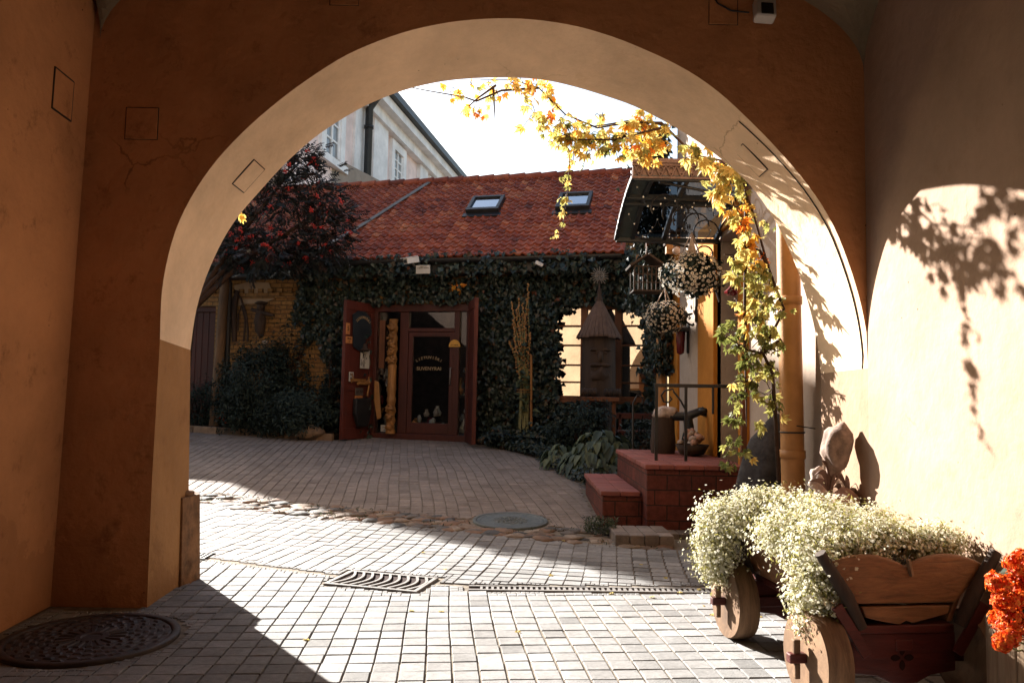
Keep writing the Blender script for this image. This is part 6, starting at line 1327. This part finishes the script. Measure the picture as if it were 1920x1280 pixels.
mb.prism([PP(b0, ez + .17, .8), PP(b1, ez + .17, .8), rg1, hip], Z * .1); mb.prism([Q3 + Z * (ez + .17), foot[2] + Z * (ez + .17), rg1, hip], Z * .1); mb.prism([PP(b0, ez + .17, .8), hip, Q3 + Z * (ez + .17)], Z * .1); mb.build('roof', M['zinc'], pk)
for x0_, x1_, o in ((692, 719, .16), (660, 679, .08), (782, 797, .16), (846, 852, .16)):
    a_, b_ = PB(x0_, 300)[0], PB(x1_, 300)[0]; mb = MB(); pbox(mb, a_, b_, 0, cz1 - .12, 0, o); mb.build('pilaster', M['trimwhite'], pk)
mb = MB(); bb = PB(686, 280, .2)[0]; mb.tube([PP(bb, 2, .28), PP(bb, ez - .8, .28), PP(bb, ez - .2, .7)], .13, 12)
for z in (6, 8, 10): mb.lathe(PP(bb, z, .28), [(.13, -.05), (.16, -.05), (.16, .05), (.13, .05)], 12)
mb.build('downpipe', M['gutter'], pk)
def pwin(x0_, x1_, yb, yt):
    a_, z0_ = PB(x0_, yb); b_, z1_ = PB(x1_, yt)[0], PB(x1_, yt)[1]; z0_, z1_ = min(z0_, z1_), max(z0_, z1_)
    return a_, b_, z0_, z1_
for a_, b_, z0_, z1_ in ((PB(604, 300)[0], PB(632, 300)[0], PB(604, 281)[1], PB(604, 281)[1] + 2.5), (PB(735, 300)[0], PB(752, 300)[0], PB(735, 300)[1] - 1.2, PB(735, 297)[1] + .35), (PB(806, 300)[0], PB(820, 300)[0], PB(735, 300)[1] - 1.2, PB(735, 297)[1] + .35)):
    mb = MB(); fw = .32; pbox(mb, a_ - fw, a_, z0_ - .1, z1_ + fw, 0, .12); pbox(mb, b_, b_ + fw, z0_ - .1, z1_ + fw, 0, .12); pbox(mb, a_, b_, z1_, z1_ + fw, 0, .12); pbox(mb, a_ - fw - .1, b_ + fw + .1, z0_ - .32, z0_ - .1, 0, .2); w_ = mb.build('window', M['trimwhite'], pk)
    mb = MB(); pbox(mb, a_, b_, z0_ - .1, z1_, .004, .02); mb.build('pane', M['farglass'], w_)
    mb = MB(); m_ = (a_ + b_) / 2; pbox(mb, m_ - .05, m_ + .05, z0_ - .1, z1_, .02, .06)
    for k in range(1, 5): zz = z0_ + (z1_ - z0_) * k / 5; pbox(mb, a_, m_ - .05, zz - .03, zz + .03, .02, .05); pbox(mb, m_ + .05, b_, zz - .03, zz + .03, .02, .05)
    pbox(mb, a_, a_ + .08, z0_ - .1, z1_, .02, .06); pbox(mb, b_ - .08, b_, z0_ - .1, z1_, .02, .06); mb.build('glazing_bars', M['trimwhite'], w_)
# unseen gabled house added and shaped to cast the courtyard shadow
hl, hr = V((-14.45, 23.05, 0)), V((-6.6, 20.05, 0)); hd_ = (hr - hl); dn = V((-hd_.y, hd_.x, 0)).normalized(); dn = dn if dn.y > 0 else -dn
hs = thing('shadow_house', hl.lerp(hr, .45), 'unseen gabled house added beyond the arch, its roofline shaped to shade the courtyard', 'house')
ea, ap_ = 8.85, 11.2; L0, L1 = hl, hl + hd_ * .87; mb = MB(); mid = hl + hd_ * .436
mb.prism([L0, L0 + Z * ea, mid + Z * ap_, L1 + Z * ea, hr + Z * (ea - .5), hr], dn * 7); mb.build('wall', M['facadewhite'], hs)
mb = MB()
for a_, b_ in ((L0, mid), (mid, L1)):
    za, zb2 = (ea, ap_) if a_ is L0 else (ap_, ea); mb.prism([a_ + Z * (za + .005), b_ + Z * (zb2 + .005), b_ + dn * 7.2 + Z * (zb2 + .005), a_ + dn * 7.2 + Z * (za + .005)], Z * .12)
mb.build('roof', M['tile'], hs)
